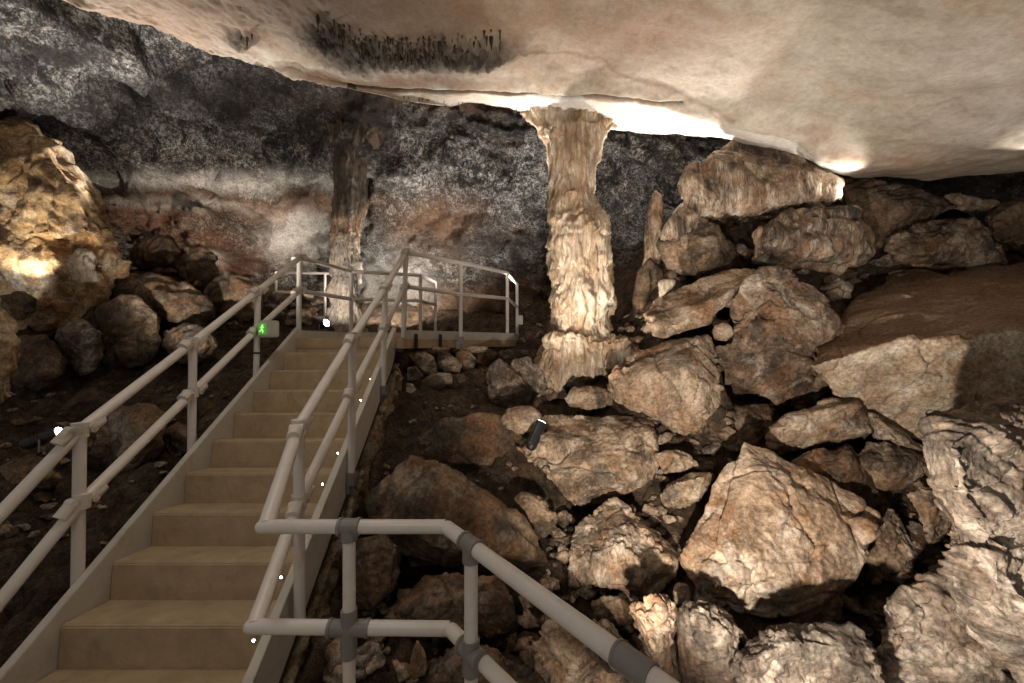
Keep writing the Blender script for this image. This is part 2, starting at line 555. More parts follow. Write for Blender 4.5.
R('boulder', 'wide flat-topped boulder carrying the black spotlight, orange scar on its side', 'boulder',
  [(518, 448, 3.85), (530, 428, 4.1), (552, 410, 4.3), (605, 408, 4.35), (632, 408, 4.3), (651, 422, 4.0), (656, 463, 3.75), (647, 480, 3.7), (602, 501, 3.65), (572, 508, 3.6), (562, 500, 3.6), (532, 476, 3.7)], 3.8, 'tan', 'rough', 0.8,
  front=[(545, 455, 3.62), (572, 486, 3.45), (632, 478, 3.5), (640, 445, 3.75), (590, 445, 3.7)], amp=0.85)
R('boulder', 'rugged boulder with crumpled crest and shadowed underside, left of the big pale boulder', 'boulder',
  [(564, 553, 3.0), (570, 535, 3.1), (590, 516, 3.25), (615, 500, 3.35), (641, 514, 3.3), (658, 522, 3.2), (676, 553, 3.0), (677, 566, 2.95), (672, 581, 2.9), (655, 597, 2.9), (632, 601, 2.9), (602, 592, 2.9), (567, 573, 2.95)], 3.05, 'tan', 'craggy', 0.7,
  front=[(606, 586, 2.75), (636, 584, 2.72), (668, 562, 2.78), (640, 540, 2.9), (600, 545, 2.85)], amp=0.9)
R('boulder', 'large dark boulder with one pale patch, behind the foreground railing', 'boulder',
  [(360, 497), (374, 480), (395, 467), (412, 457), (433, 463), (456, 477), (486, 492), (516, 511), (533, 533), (542, 560), (524, 581), (481, 577), (440, 570), (412, 568), (385, 543), (368, 520)], 3.05, 'brown', 'smooth', 0.8, None, amp=0.9,
  front=[(400, 500, 2.85), (430, 490, 2.8), (470, 505, 2.75), (505, 530, 2.75), (520, 560, 2.85), (440, 545, 2.7), (480, 555, 2.72), (405, 530, 2.8)])
R('boulder', 'dark boulder seen between the two foreground rails, under the large dark boulder', 'boulder',
  [(388, 608), (400, 590), (425, 578), (452, 570), (500, 580), (513, 600), (503, 625), (470, 640), (425, 640), (392, 626)], 2.6, 'brown', 'rough', 0.55)
R('boulder', 'upright dark boulder just behind the first grey-fitted foreground post', 'boulder',
  [(350, 552), (360, 540), (386, 536), (400, 552), (400, 575), (396, 592), (374, 613), (355, 612), (347, 585)], 2.7, 'brown', 'smooth', 0.5)
R('boulder', 'small rounded brown boulder right of the second foreground post', 'boulder',
  [(474, 600), (482, 592), (501, 593), (513, 606), (516, 620), (508, 633), (488, 638), (474, 630)], 2.42, 'brown', 'rough', 0.35)
R('boulder', 'low dark boulder at the bottom edge beneath the lower foreground rail', 'boulder',
  [(420, 680), (430, 664), (446, 651), (486, 644), (520, 659), (541, 682), (545, 720), (415, 720)], 2.2, 'brown', 'rough', 0.5)
R('rock', 'small upright reddish-white shard of stone under the lower foreground rail', 'rock',
  [(409, 672), (412, 655), (417, 640), (422, 647), (428, 664), (425, 676), (414, 679)], 2.12, 'pale', 'smooth', 0.12, 0.04)
R('boulder', 'smooth boulder half hidden by the sloping foreground rail at the bottom edge', 'boulder',
  [(538, 645), (552, 625), (585, 614), (612, 622), (636, 640), (652, 662), (660, 690), (650, 725), (540, 725)], 2.25, 'tan', 'rough', 0.5)
R('rock', 'narrow rugged bright rock standing right of the end of the sloping rail', 'rock',
  [(632, 611), (648, 600), (664, 602), (677, 607), (678, 635), (679, 662), (677, 700), (668, 725), (655, 700), (652, 660), (643, 630)], 2.15, 'pale', 'craggy', 0.35, 0.1)
R('boulder', 'grey sloping boulder below the lower left corner of the big pale boulder', 'boulder',
  [(679, 618), (690, 605), (703, 601), (730, 616), (750, 640), (746, 655), (738, 662), (740, 715), (680, 725)], 2.2, 'greyrock', 'rough', 0.45)
R('boulder', 'light grey boulder with ridged layers at the bottom edge under the big boulder', 'boulder',
  [(734, 661), (752, 645), (777, 632), (800, 630), (825, 624), (851, 627), (869, 642), (876, 662), (883, 692), (875, 735), (745, 735)], 2.0, 'greyrock', 'strata', 0.5, sdir=(0.35, 0.1, 1))
R('boulder', 'flat dark grey slab in the bottom corner left of the striped rock', 'boulder',
  [(886, 640), (890, 600), (928, 580), (950, 578), (985, 620), (1030, 670), (1040, 730), (885, 730)], 2.3, 'greyrock', 'strata', 0.6, 0.12, sdir=(0.2, 0.6, 1))
R('boulder', 'narrow brown slab leaning behind the right shoulder of the big pale boulder', 'boulder',
  [(862, 530), (880, 508), (889, 508), (904, 526), (919, 560), (914, 568), (895, 577), (868, 580)], 3.25, 'tan', 'rough', 0.5)
R('rock', 'small split rock in the dark cleft beside the striped rock', 'rock',
  [(911, 493), (920, 488), (932, 488), (945, 500), (955, 522), (950, 537), (930, 542), (918, 525)], 3.1, 'tan', 'rough', 0.35)
R('boulder', 'layered ledge of rock under the lower left tip of the huge slab', 'rock',
  [(768, 438), (772, 425), (790, 414), (830, 400), (860, 401), (872, 415), (876, 432), (850, 440), (810, 447), (774, 454)], 3.75, 'tan', 'strata', 0.6, 0.2, sdir=(-0.2, 0.1, 1))
R('rock', 'thin pointed stone wedged directly under the huge slab by the striped rock', 'rock',
  [(869, 413), (882, 416), (900, 430), (925, 449), (915, 453), (893, 446), (874, 438)], 3.6, 'tan', 'rough', 0.4)
R('boulder', 'half-lit block below the thin wedged stone, above the dark cleft', 'boulder',
  [(856, 458), (870, 447), (886, 441), (905, 446), (926, 456), (927, 476), (908, 486), (880, 493), (864, 480)], 3.5, 'tan', 'rough', 0.5)
R('boulder', 'long shaded slab leaning behind the top of the big pale boulder', 'boulder',
  [(792, 466), (815, 450), (850, 447), (868, 470), (890, 506), (884, 524), (850, 505), (815, 486)], 3.5, 'brown', 'rough', 0.5)
R('rock', 'small pale rock below the blocky boulder, upper one in the gap', 'rock',
  [(655, 456), (662, 452), (676, 450), (690, 455), (699, 466), (685, 474), (667, 477)], 3.7, 'tan', 'rough', 0.3)
R('rock', 'small half-lit rock in the gap left of the top of the big pale boulder', 'rock',
  [(659, 497), (668, 483), (690, 475), (712, 471), (715, 478), (702, 500), (687, 507), (668, 507)], 3.45, 'tan', 'rough', 0.35)
R('rock', 'rounded stone at the right foot of the blocky boulder, in shade', 'rock',
  [(706, 420), (712, 408), (722, 404), (732, 414), (730, 428), (722, 437), (708, 436)], 4.15, 'brown', 'smooth', 0.35)
R('rock', 'small pale stone that the black spotlight leans against', 'rock',
  [(502, 418), (508, 410), (518, 406), (533, 406), (541, 415), (540, 424), (533, 431), (518, 435), (507, 428)], 3.9, 'pale', 'rough', 0.22)
R('boulder', 'upright boulder with a ribbed left face below the end of the landing', 'boulder',
  [(487, 378), (490, 366), (500, 361), (512, 366), (524, 378), (532, 396), (528, 404), (508, 408), (492, 405)], 4.9, 'greyrock', 'rough', 0.4)
R('boulder', 'grey boulder between the upright boulder and the column foot', 'boulder',
  [(508, 370), (516, 360), (530, 357), (545, 372), (548, 390), (536, 398), (524, 388)], 5.1, 'greyrock', 'rough', 0.4)
R('rock', 'flat stone under the skirt of the column foot, above the spotlight boulder', 'rock',
  [(566, 398), (574, 388), (597, 385), (612, 394), (612, 405), (590, 410), (569, 408)], 4.5, 'tan', 'rough', 0.35)
R('rock', 'small pale knob of rock perched at the upper end of the tilted slab', 'rock',
  [(657, 287), (659, 281), (667, 278), (676, 281), (675, 286), (668, 292), (660, 298)], 4.72, 'column', 'rough', 0.15)
R('rock', 'pale squarish stone under the lower tip of the tilted slab', 'rock',
  [(650, 325), (655, 319), (667, 318), (676, 326), (677, 334), (664, 338), (653, 336)], 4.3, 'pale', 'smooth', 0.25)
R('rock', 'small rounded stone right of the tilted slab against the crumpled boulder', 'rock',
  [(712, 333), (714, 326), (722, 323), (732, 326), (733, 334), (726, 341), (716, 340)], 4.1, 'tan', 'smooth', 0.2)
R('boulder', 'dark squat boulder between the large dark boulder and the spotlight boulder', 'boulder',
  [(514, 500), (522, 493), (540, 496), (556, 514), (560, 528), (546, 537), (526, 530)], 3.35, 'brown', 'rough', 0.4)
R('boulder', 'low worn flat rock in the earth left of the spotlight', 'rock',
  [(416, 441), (438, 420), (478, 411), (518, 423), (530, 450), (512, 468), (470, 468), (432, 458)], 4.05, 'brown', 'smooth', 0.5, 0.12)
R('boulder', 'small shaded boulder under the rugged boulder beside the sloping rail', 'boulder',
  [(592, 604), (602, 597), (620, 597), (634, 612), (632, 624), (615, 630), (598, 622)], 2.6, 'brown', 'rough', 0.35)
R('rock', 'tiny upright stone at the lower left corner of the big pale boulder', 'rock',
  [(672, 588), (678, 582), (688, 585), (691, 598), (684, 606), (674, 603)], 2.75, 'tan', 'smooth', 0.15)
R('boulder', 'brown fluted rock in the dark recess right of the column', 'boulder',
  [(634, 300), (638, 272), (650, 258), (662, 268), (664, 285), (655, 308), (640, 314)], 5.6, 'brown', 'drape', 0.5)
R('rock', 'small stalagmite-like knob of pale drips in the dark left of the draped hump', 'rock',
  [(643, 264), (646, 225), (650, 202), (655, 191), (660, 195), (664, 225), (667, 262)], 5.7, 'drape', 'drape', 0.25, 0.1)
R('boulder', 'tall shaded block in the hollow between the crumpled boulder and the layered ledge', 'boulder',
  [(724, 420), (735, 402), (770, 404), (782, 425), (772, 455), (745, 452), (726, 445)], 4.25, 'brown', 'rough', 0.5)

# left of the stairs
R('flowstone_mound', 'big ochre flowstone mound with lobed terraces on the left wall', 'flowstone',
  [[(-60, 140), (0, 122), (25, 126), (48, 140), (72, 168), (100, 205), (112, 228), (96, 238), (40, 236), (-80, 236)],
   [(-80, 228), (0, 222), (60, 228), (112, 232), (128, 262), (120, 278), (90, 325), (30, 350), (-80, 355)]], 5.7, 'ochre', 'knobby', 1.0, 0.4, amp=0.85)
R('flowstone_mound', 'pale mushroom-topped flowstone knob at the foot of the ochre mound', 'flowstone',
  [(72, 262), (80, 250), (92, 252), (97, 268), (96, 280), (82, 286), (70, 278)], 5.2, 'column', 'knobby', 0.3)
R('boulder', 'broad dome-shaped brown boulder behind the left handrail', 'boulder',
  [(92, 302), (104, 286), (122, 276), (158, 276), (185, 284), (204, 296), (207, 312), (190, 326), (140, 328), (100, 322)], 5.9, 'brown', 'knobby', 0.7, amp=0.6)
R('boulder', 'lumpy dark boulder with cleft front, below the dome-shaped boulder', 'boulder',
  [(97, 318), (102, 304), (122, 297), (142, 299), (157, 313), (161, 340), (152, 360), (132, 368), (107, 366), (97, 345)], 5.3, 'brown', 'knobby', 0.6, amp=0.6)
R('boulder', 'grey-brown rounded boulder left of the lumpy cleft boulder', 'boulder',
  [(56, 336), (64, 326), (82, 321), (98, 331), (102, 350), (98, 368), (80, 374), (62, 360)], 5.0, 'greyrock', 'knobby', 0.5, amp=0.6)
R('boulder', 'brown boulder at the far left, lowest of the lumpy heap above the earth slope', 'boulder',
  [(4, 372), (10, 346), (24, 337), (46, 336), (64, 356), (64, 375), (54, 386), (20, 388)], 4.8, 'brown', 'knobby', 0.5, amp=0.6)
R('boulder', 'round dark boulder in front of the bluish lit flowstone at far left', 'boulder',
  [(-10, 300), (2, 294), (22, 292), (36, 300), (37, 310), (20, 318), (-5, 316)], 5.0, 'brown', 'knobby', 0.4, amp=0.6)
R('boulder', 'oval brown boulder above the left handrail, touching the dome-shaped boulder', 'boulder',
  [(130, 255), (137, 240), (152, 235), (172, 238), (180, 252), (174, 266), (150, 270), (134, 266)], 6.9, 'brown', 'knobby', 0.5, amp=0.6)
R('boulder', 'dark boulder right of the oval brown boulder, under the red rock', 'boulder',
  [(176, 262), (184, 246), (200, 244), (216, 256), (218, 276), (204, 288), (184, 286)], 7.0, 'brown', 'knobby', 0.5, amp=0.6)
R('boulder', 'dark boulder behind the upper left handrail beside the landing', 'boulder',
  [(204, 300), (210, 282), (228, 272), (252, 276), (262, 296), (256, 318), (230, 326), (210, 318)], 6.4, 'brown', 'knobby', 0.6, amp=0.6)
R('boulder', 'squat boulder under the dome-shaped boulder near the second left post', 'boulder',
  [(160, 345), (166, 330), (186, 322), (210, 328), (218, 346), (206, 360), (180, 364)], 5.3, 'brown', 'knobby', 0.5, amp=0.6)
R('rock', 'cream flowstone edge poking in at the extreme left of the earth slope', 'rock',
  [(-30, 310), (0, 300), (6, 322), (16, 345), (10, 368), (3, 400), (-30, 412)], 3.3, 'ochre', 'knobby', 0.3, 0.08, amp=0.6)
R('boulder', 'boulder under the black floodlight beyond the left handrail', 'boulder',
  [(8, 456), (12, 440), (24, 431), (42, 430), (48, 446), (40, 458), (20, 462)], 3.75, 'brown', 'rough', 0.4)
R('boulder', 'flat boulder between the left top and middle rails, lower left corner', 'boulder',
  [(-20, 470), (6, 462), (30, 455), (58, 466), (62, 478), (48, 488), (10, 488), (-20, 485)], 3.3, 'brown', 'rough', 0.4)
R('boulder', 'broad brown boulder seen through the left rails behind the nearest left post', 'boulder',
  [(84, 448), (96, 425), (120, 408), (146, 404), (166, 416), (160, 452), (138, 478), (112, 494), (92, 486)], 3.75, 'brown', 'rough', 0.6)
R('boulder', 'brown boulder beyond the left stringer between the first two left posts', 'boulder',
  [(150, 462), (160, 436), (178, 424), (196, 430), (200, 446), (184, 464), (164, 478)], 4.0, 'brown', 'rough', 0.5)

# ------------------------------------------------------------------ ground under them
def rbf(pts, vals, smooth=0.02):
    pts = np.array(pts, float)
    n = len(pts)
    D = np.linalg.norm(pts[:, None] - pts[None], axis=2)
    A = np.zeros((n + 3, n + 3))
    A[:n, :n] = D + np.eye(n) * -smooth
    A[:n, n] = A[n, :n] = 1
    A[:n, n + 1:n + 3] = pts
    A[n + 1:n + 3, :n] = pts.T
    w = np.linalg.solve(A, np.concatenate([np.array(vals, float), [0, 0, 0]]))

    def f(q):
        q = np.asarray(q, float)
        out = np.empty(len(q))
        for s in range(0, len(q), 20000):
            z = q[s:s + 20000]
            out[s:s + 20000] = np.linalg.norm(z[:, None] - pts[None], axis=2) @ w[:n] + w[n] + z @ w[n + 1:]
        return out
    return f


gp = [(300, 683, 2.1), (350, 683, 2.2), (420, 683, 2.35), (560, 683, 2.4), (700, 690, 2.5), (900, 690, 2.6), (1024, 690, 2.5),
      (350, 560, 2.95), (450, 600, 2.9), (560, 560, 3.1), (630, 620, 2.8), (940, 560, 3.5),
      (330, 560, 2.8), (380, 440, 4.0), (400, 470, 3.7), (450, 440, 4.15), (520, 440, 4.2), (560, 520, 3.5), (700, 460, 4.2), (760, 470, 4.1), (680, 520, 3.5),
      (400, 372, 5.1), (450, 395, 4.9), (520, 385, 5.2), (560, 400, 5.0), (460, 410, 4.6), (400, 400, 4.6),
      (520, 335, 7.6), (470, 345, 7.6), (620, 330, 6.4), (610, 300, 7.5),
      (640, 270, 7.0), (700, 250, 6.8), (720, 200, 7.4), (800, 190, 7.2), (900, 200, 7.0), (1000, 205, 7.0), (1150, 205, 6.8),
      (0, 683, 2.2), (-100, 600, 2.4), (30, 600, 2.5), (0, 520, 3.0), (90, 520, 3.1), (150, 475, 3.6), (0, 440, 4.0), (100, 425, 4.2), (200, 415, 4.4),
      (0, 405, 4.9), (120, 395, 4.9), (-150, 400, 4.5), (240, 370, 5.2), (60, 380, 5.5), (200, 370, 5.6), (-100, 330, 6.4), (60, 300, 7.2), (200, 290, 7.8),
      (270, 330, 7.0), (310, 322, 7.6), (320, 322, 8.6), (400, 330, 8.6), (480, 332, 8.6), (560, 315, 8.6)]
gx = [P(*p) for p in gp]
gxy = [(p[0], p[1]) for p in gx]
gz = [p[2] for p in gx]
for c, lo, hi in ROCKS:                     # the ground rises to the back of every boulder, so each one rests on it
    if lo[0] > 4.6 and lo[1] < 2.5:
        continue
    y = lo[1] + 0.80 * (hi[1] - lo[1])
    gxy.append((c[0], y))
    gz.append(lo[2] + 0.35 * (hi[2] - lo[2]))
ground = rbf(gxy, gz, 0.05)


def stairL(x, d):
    return -0.0675 * d - x


def nose_z(d):
    return EYE - (-0.58375 * d + 2.788)


DECK = [(-2.66, 4.84), (-1.30, 4.84), (0.02, 6.8), (0.16, 7.75), (-1.28, 7.75), (-1.42, 6.45), (-2.48, 6.05)]


def inside(x, y, poly, grow=0.0):
    cx = sum(p[0] for p in poly) / len(poly)
    cy = sum(p[1] for p in poly) / len(poly)
    r = np.zeros(len(x), bool)
    n = len(poly)
    for i in range(n):
        x1, y1 = poly[i]
        x2, y2 = poly[(i + 1) % n]
        c = ((y1 > y) != (y2 > y)) & (x < (x2 - x1) * (y - y1) / (y2 - y1 + 1e-12) + x1)
        r ^= c
    return r


ys = [0.75]
while ys[-1] < 9.7:
    ys.append(ys[-1] * 1.0085)
ys = np.array(ys)
xs = np.arange(-8.2, 7.6, 0.036)
XX, YY = np.meshgrid(xs, ys)
q = np.stack([XX.ravel(), YY.ravel()], 1)
z = ground(q)
p3 = np.stack([q[:, 0], q[:, 1], z], 1)
cv, ce = crags(p3 * 2.6)
z = z + 0.10 * cv - 0.05 * np.exp(-ce * 9) + 0.07 * fbm(p3 * 1.7, 4) + 0.022 * ridged(p3 * 7, 4) + 0.012 * fbm(p3 * 22, 3)
Ls = stairL(q[:, 0], q[:, 1])
foot = (Ls > 1.02) & (Ls < 2.42) & (q[:, 1] < 5.0)
z = np.where(foot, np.minimum(z, np.maximum(nose_z(q[:, 1]), -0.2) - 0.42), z)
side = (Ls > 0.7) & (Ls <= 1.02) & (q[:, 1] < 4.9)
z = np.where(side, np.minimum(z, nose_z(q[:, 1]) - 0.32), z)
dk = inside(q[:, 0], q[:, 1], DECK)
z = np.where(dk, np.minimum(z, 1.56), z)
walk = (q[:, 1] < 1.75) & (q[:, 0] < 0.4)
z = np.where(walk, np.minimum(z, -0.32), z)
nx, ny = len(xs), len(ys)
me = bpy.data.meshes.new('floor')
idx = np.arange(nx * ny).reshape(ny, nx)
fa = np.stack([idx[:-1, :-1], idx[:-1, 1:], idx[1:, 1:], idx[1:, :-1]], -1).reshape(-1, 4)
me.from_pydata(np.stack([q[:, 0], q[:, 1], z], 1).tolist(), [], fa.tolist())
fl = put('floor', me, M['earth'])
tag(fl, 'dark brown earth and rock of the cave floor', 'ground', kind='structure')
fl_co = get_co(me)
fl_bvh = BVHTree.FromPolygons([Vector(v) for v in fl_co], fa.tolist())

# ------------------------------------------------------------------ far vault: back wall and far ceiling
vc = [(-320, -260, 3.0), (-300, 0, 3.9), (-300, 200, 4.6), (-300, 420, 4.8), (0, -260, 3.3), (0, -100, 3.7), (0, 0, 4.4), (150, 0, 5.2), (300, -100, 5.0), (300, 0, 5.8), (500, 0, 6.5), (700, 0, 7), (1000, 0, 6.5),
      (0, 70, 5.3), (150, 70, 6.3), (300, 80, 7.0), (450, 80, 7.4), (600, 80, 7.8),
      (0, 130, 5.9), (100, 150, 7.0), (200, 150, 7.8), (350, 140, 7.7), (450, 140, 7.5), (550, 150, 7.6), (650, 160, 7.6), (720, 150, 7.8),
      (0, 180, 6.4), (110, 186, 7.7), (200, 188, 8.7), (300, 188, 9.0), (400, 190, 8.4), (500, 190, 8.0), (640, 200, 8.1),
      (110, 212, 7.5), (200, 208, 8.4), (300, 205, 8.9), (-60, 240, 6.7), (130, 240, 8.3), (250, 230, 9.6), (330, 220, 9.9), (420, 215, 9.2), (520, 230, 9.0),
      (200, 265, 8.9), (280, 260, 10.0), (400, 270, 9.9), (450, 250, 9.2), (520, 270, 9.0), (130, 300, 8.0), (0, 300, 7.0), (0, 420, 7.0), (200, 420, 9.0),
      (280, 330, 9.8), (400, 330, 9.8), (500, 330, 9.2), (600, 300, 8.8), (660, 250, 8.3), (300, 430, 9.8), (600, 430, 9.0), (900, 430, 8.6),
      (800, 170, 8.7), (900, 180, 8.7), (1000, 180, 8.7), (1150, 180, 8.3), (1300, 180, 7.6), (1300, 0, 6), (1300, 430, 7.8)]
vf = rbf([(a / 100, b / 100) for a, b, _ in vc], [math.log(c) for _, _, c in vc], 0.03)
u = np.arange(-320, 1300, 2.6)
v = np.arange(-260, 430, 2.6)
UU, VV = np.meshgrid(u, v)
dd = np.exp(vf(np.stack([UU.ravel() / 100, VV.ravel() / 100], 1)))
co = np.stack([(UU.ravel() - CX) / F * dd, dd, EYE - (VV.ravel() - CY) / F * dd], 1)
nx, ny = len(u), len(v)
idx = np.arange(nx * ny).reshape(ny, nx)
fa = np.stack([idx[:-1, :-1], idx[1:, :-1], idx[1:, 1:], idx[:-1, 1:]], -1).reshape(-1, 4)
me = bpy.data.meshes.new('ceiling_vault')
me.from_pydata(co.tolist(), [], fa.tolist())
me.update()
no = get_no(me)
if (no[:, 1].mean()) > 0:
    me.flip_normals()
    me.update()
    no = get_no(me)
warp = np.stack([fbm(co * .6 + 5, 2), fbm(co * .6 + 15, 2), fbm(co * .6 + 25, 2)], 1)
st = co[:, 2] * 1.0 + 0.16 * co[:, 0] + 0.35 * fbm(co * 0.55, 3)
zz = np.zeros(len(co))
band = perlin(np.stack([st * 2.1, zz + .4, co[:, 0] * .12], 1)) + 0.6 * perlin(np.stack([st * 5.3, zz + 3.4, co[:, 0] * .2], 1))
cv, ce = crags(co * 1.25 + warp * .5)
h = 0.26 * np.tanh(band * 2.4) + 0.14 * cv - 0.06 * np.exp(-ce * 8) + 0.16 * billow(co * 0.9 + warp * .4, 3) + 0.06 * ridged(co * 3.2, 4, .6) + 0.05 * billow(co * 8, 3)
co = co + no * h[:, None]
set_co(me, co)
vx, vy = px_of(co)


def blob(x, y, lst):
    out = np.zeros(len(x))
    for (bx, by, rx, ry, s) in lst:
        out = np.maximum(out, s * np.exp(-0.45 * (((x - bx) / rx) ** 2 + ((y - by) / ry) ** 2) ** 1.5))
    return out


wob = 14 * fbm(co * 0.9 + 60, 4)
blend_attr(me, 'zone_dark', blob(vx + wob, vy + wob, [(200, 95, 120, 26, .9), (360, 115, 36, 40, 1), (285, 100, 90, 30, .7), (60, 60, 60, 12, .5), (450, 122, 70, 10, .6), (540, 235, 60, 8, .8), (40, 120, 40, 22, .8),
                                                      (650, 300, 60, 60, .9), (480, 245, 60, 10, .8), (920, 188, 130, 28, 1)]))  # last patch paints in the blackness of the unlit cavity at right
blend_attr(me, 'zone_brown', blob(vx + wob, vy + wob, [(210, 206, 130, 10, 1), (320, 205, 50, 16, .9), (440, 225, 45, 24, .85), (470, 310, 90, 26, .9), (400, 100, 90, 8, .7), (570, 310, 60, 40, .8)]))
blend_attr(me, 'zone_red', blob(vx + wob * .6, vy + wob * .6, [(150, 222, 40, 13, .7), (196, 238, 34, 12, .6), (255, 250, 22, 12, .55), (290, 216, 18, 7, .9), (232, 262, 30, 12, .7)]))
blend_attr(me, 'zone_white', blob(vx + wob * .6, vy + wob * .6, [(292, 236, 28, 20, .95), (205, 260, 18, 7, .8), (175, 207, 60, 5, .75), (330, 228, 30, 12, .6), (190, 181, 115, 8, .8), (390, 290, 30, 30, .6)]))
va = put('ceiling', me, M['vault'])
tag(va, 'far cave vault of speckled grey and black rock dropping to the back wall', 'cave ceiling', kind='structure')
va_bvh = BVHTree.FromPolygons([Vector(p) for p in co], fa.tolist())

# ------------------------------------------------------------------ near ceiling slab
sc = [(85, 0, 4.3), (200, 0, 4.2), (350, 0, 4.0), (500, 0, 3.8), (650, 0, 3.5), (800, 0, 3.1), (1024, 0, 2.6), (330, 40, 4.6), (500, 60, 4.6), (650, 60, 4.4), (800, 60, 3.9), (1024, 60, 3.2),
      (200, 40, 4.9), (420, 22, 4.2), (410, 48, 4.75), (560, 35, 4.15), (600, 62, 4.55), (540, 52, 4.5)]
LIP = [(-420, -330, 2.6), (-250, -200, 3.0), (-90, -95, 3.7), (0, -45, 4.0), (85, 0, 4.3), (150, 20, 4.7), (200, 38, 5.0), (260, 57, 5.25), (330, 74, 5.3), (400, 90, 5.3), (450, 94, 5.3), (508, 91, 5.1), (560, 84, 5.0), (597, 90, 5.0), (636, 88, 5.0),
       (690, 106, 5.0), (726, 119, 4.95), (776, 119, 4.9), (801, 126, 4.95), (820, 151, 5.0), (852, 162, 5.0), (920, 165, 4.9), (1024, 156, 4.5), (1150, 148, 4.2), (1400, 130, 3.6)]
LOW = [(-430, -322, 2.75), (-260, -192, 3.15), (-95, -88, 3.8), (-4, -38, 4.1), (80, 6, 4.4), (146, 27, 4.8), (196, 45, 5.1), (256, 65, 5.35), (328, 84, 5.4), (398, 100, 5.4), (450, 106, 5.45), (508, 111, 5.55), (560, 118, 5.65), (600, 124, 5.7), (640, 130, 5.7),
       (692, 139, 5.7), (728, 142, 5.7), (776, 150, 5.65), (803, 160, 5.6), (826, 170, 5.55), (854, 178, 5.6), (922, 181, 5.5), (1024, 170, 5.2), (1150, 160, 4.9), (1400, 140, 4.2)]
cp = [P(*p) for p in sc] + [P(*p) for p in LIP[1:-1]]
cxy = [(p[0], p[1]) for p in cp]
cz = [p[2] for p in cp]
for x in (-4, -2.5, -1, .5, 2, 3.5, 5):
    for y in (-2.2, 0.5):
        hz = np.interp(x, [-4, -2.5, -1, 1, 2.5, 4, 6], [3.75, 3.7, 3.4, 3.05, 2.65, 2.3, 2.05]) + EYE + 0.1
        cxy.append((x, y))
        cz.append(hz)
slabf = rbf(cxy, cz, 0.12)


def resample(pl, n):
    a = np.array([P(*p) for p in pl])
    s = np.concatenate([[0], np.cumsum(np.linalg.norm(np.diff(a, axis=0), axis=1))])
    t = np.linspace(0, s[-1], n)
    return np.stack([np.interp(t, s, a[:, i]) for i in range(3)], 1), s / s[-1]


n = 620
A, sa = resample(LIP, n)
Bl = np.array([P(*p) for p in LOW])
tt = np.linspace(0, 1, n)
B = np.stack([np.interp(tt, sa, Bl[:, i]) for i in range(3)], 1)
rows = []
for t in np.linspace(0, 1, 230) ** 1.35:
    y = A[:, 1] * (1 - t) + (-2.2) * t
    rows.append(np.stack([A[:, 0] * (1 - 0.15 * t), y, np.full(n, np.nan)], 1))
rows = rows[::-1]
under = np.concatenate(rows)
under[:, 2] = slabf(under[:, :2])
lipy = np.tile(A[:, 1], len(rows))
lipx = np.tile(np.interp(tt, sa, [p[0] for p in LIP]), len(rows))
under[:, 2] -= 0.13 * np.exp(-((lipy - under[:, 1]) / .22) ** 2) * np.clip((lipx - 380) / 160, 0, 1) * np.clip((930 - lipx) / 110, 0, 1)
nu = len(rows)
lipz = under[-n:, 2].copy()
A2 = under[-n:].copy()
fas = []
for t in np.linspace(0, 1, 26)[1:]:
    fas.append(A2 * (1 - t) + B * t + np.array([0, 0.05, 0.0]) * math.sin(math.pi * t))
top = []
for t in np.linspace(0, 1, 12)[1:]:
    top.append(B + np.array([0, 0.45 * t, 0]) + np.outer(np.ones(n) * t, [0, 0, 0.9]))
co = np.concatenate([under] + fas + top)
nr = nu + len(fas) + len(top)
idx = np.arange(nr * n).reshape(nr, n)
fa = np.stack([idx[:-1, :-1], idx[:-1, 1:], idx[1:, 1:], idx[1:, :-1]], -1).reshape(-1, 4)
me = bpy.data.meshes.new('ceiling_slab')
me.from_pydata(co.tolist(), [], fa.tolist())
me.update()
no = get_no(me)
if no[:nu * n, 2].mean() > 0:
    me.flip_normals()
    me.update()
    no = get_no(me)
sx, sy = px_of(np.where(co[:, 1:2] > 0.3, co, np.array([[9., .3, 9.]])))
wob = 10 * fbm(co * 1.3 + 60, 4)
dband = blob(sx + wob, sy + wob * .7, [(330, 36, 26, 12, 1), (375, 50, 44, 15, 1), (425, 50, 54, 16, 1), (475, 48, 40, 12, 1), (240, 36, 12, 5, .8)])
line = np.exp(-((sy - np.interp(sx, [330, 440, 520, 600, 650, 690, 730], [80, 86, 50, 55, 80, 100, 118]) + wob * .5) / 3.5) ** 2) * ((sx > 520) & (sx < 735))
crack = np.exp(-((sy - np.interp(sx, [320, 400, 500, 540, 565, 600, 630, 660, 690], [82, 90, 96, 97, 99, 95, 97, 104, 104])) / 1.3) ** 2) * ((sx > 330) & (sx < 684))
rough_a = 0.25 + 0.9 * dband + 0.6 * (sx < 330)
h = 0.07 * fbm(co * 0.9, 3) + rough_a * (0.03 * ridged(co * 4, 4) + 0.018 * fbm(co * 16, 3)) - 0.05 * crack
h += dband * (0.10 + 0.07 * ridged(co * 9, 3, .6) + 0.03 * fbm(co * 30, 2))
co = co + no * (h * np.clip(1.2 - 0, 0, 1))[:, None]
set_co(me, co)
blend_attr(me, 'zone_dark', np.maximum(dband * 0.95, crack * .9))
blend_attr(me, 'zone_brown', np.maximum(blob(sx + wob, sy + wob, [(380, 82, 110, 7, .8), (640, 25, 90, 34, .62), (540, 15, 80, 24, .6), (230, 8, 170, 34, .72), (420, 12, 110, 24, .7), (540, 60, 60, 14, .5), (450, 70, 90, 6, .3), (300, 30, 60, 20, .35), (805, 128, 16, 3, .5), (700, 12, 80, 20, .35)]), line * .75))  # top and upper-left browns also paint in the light falling off there
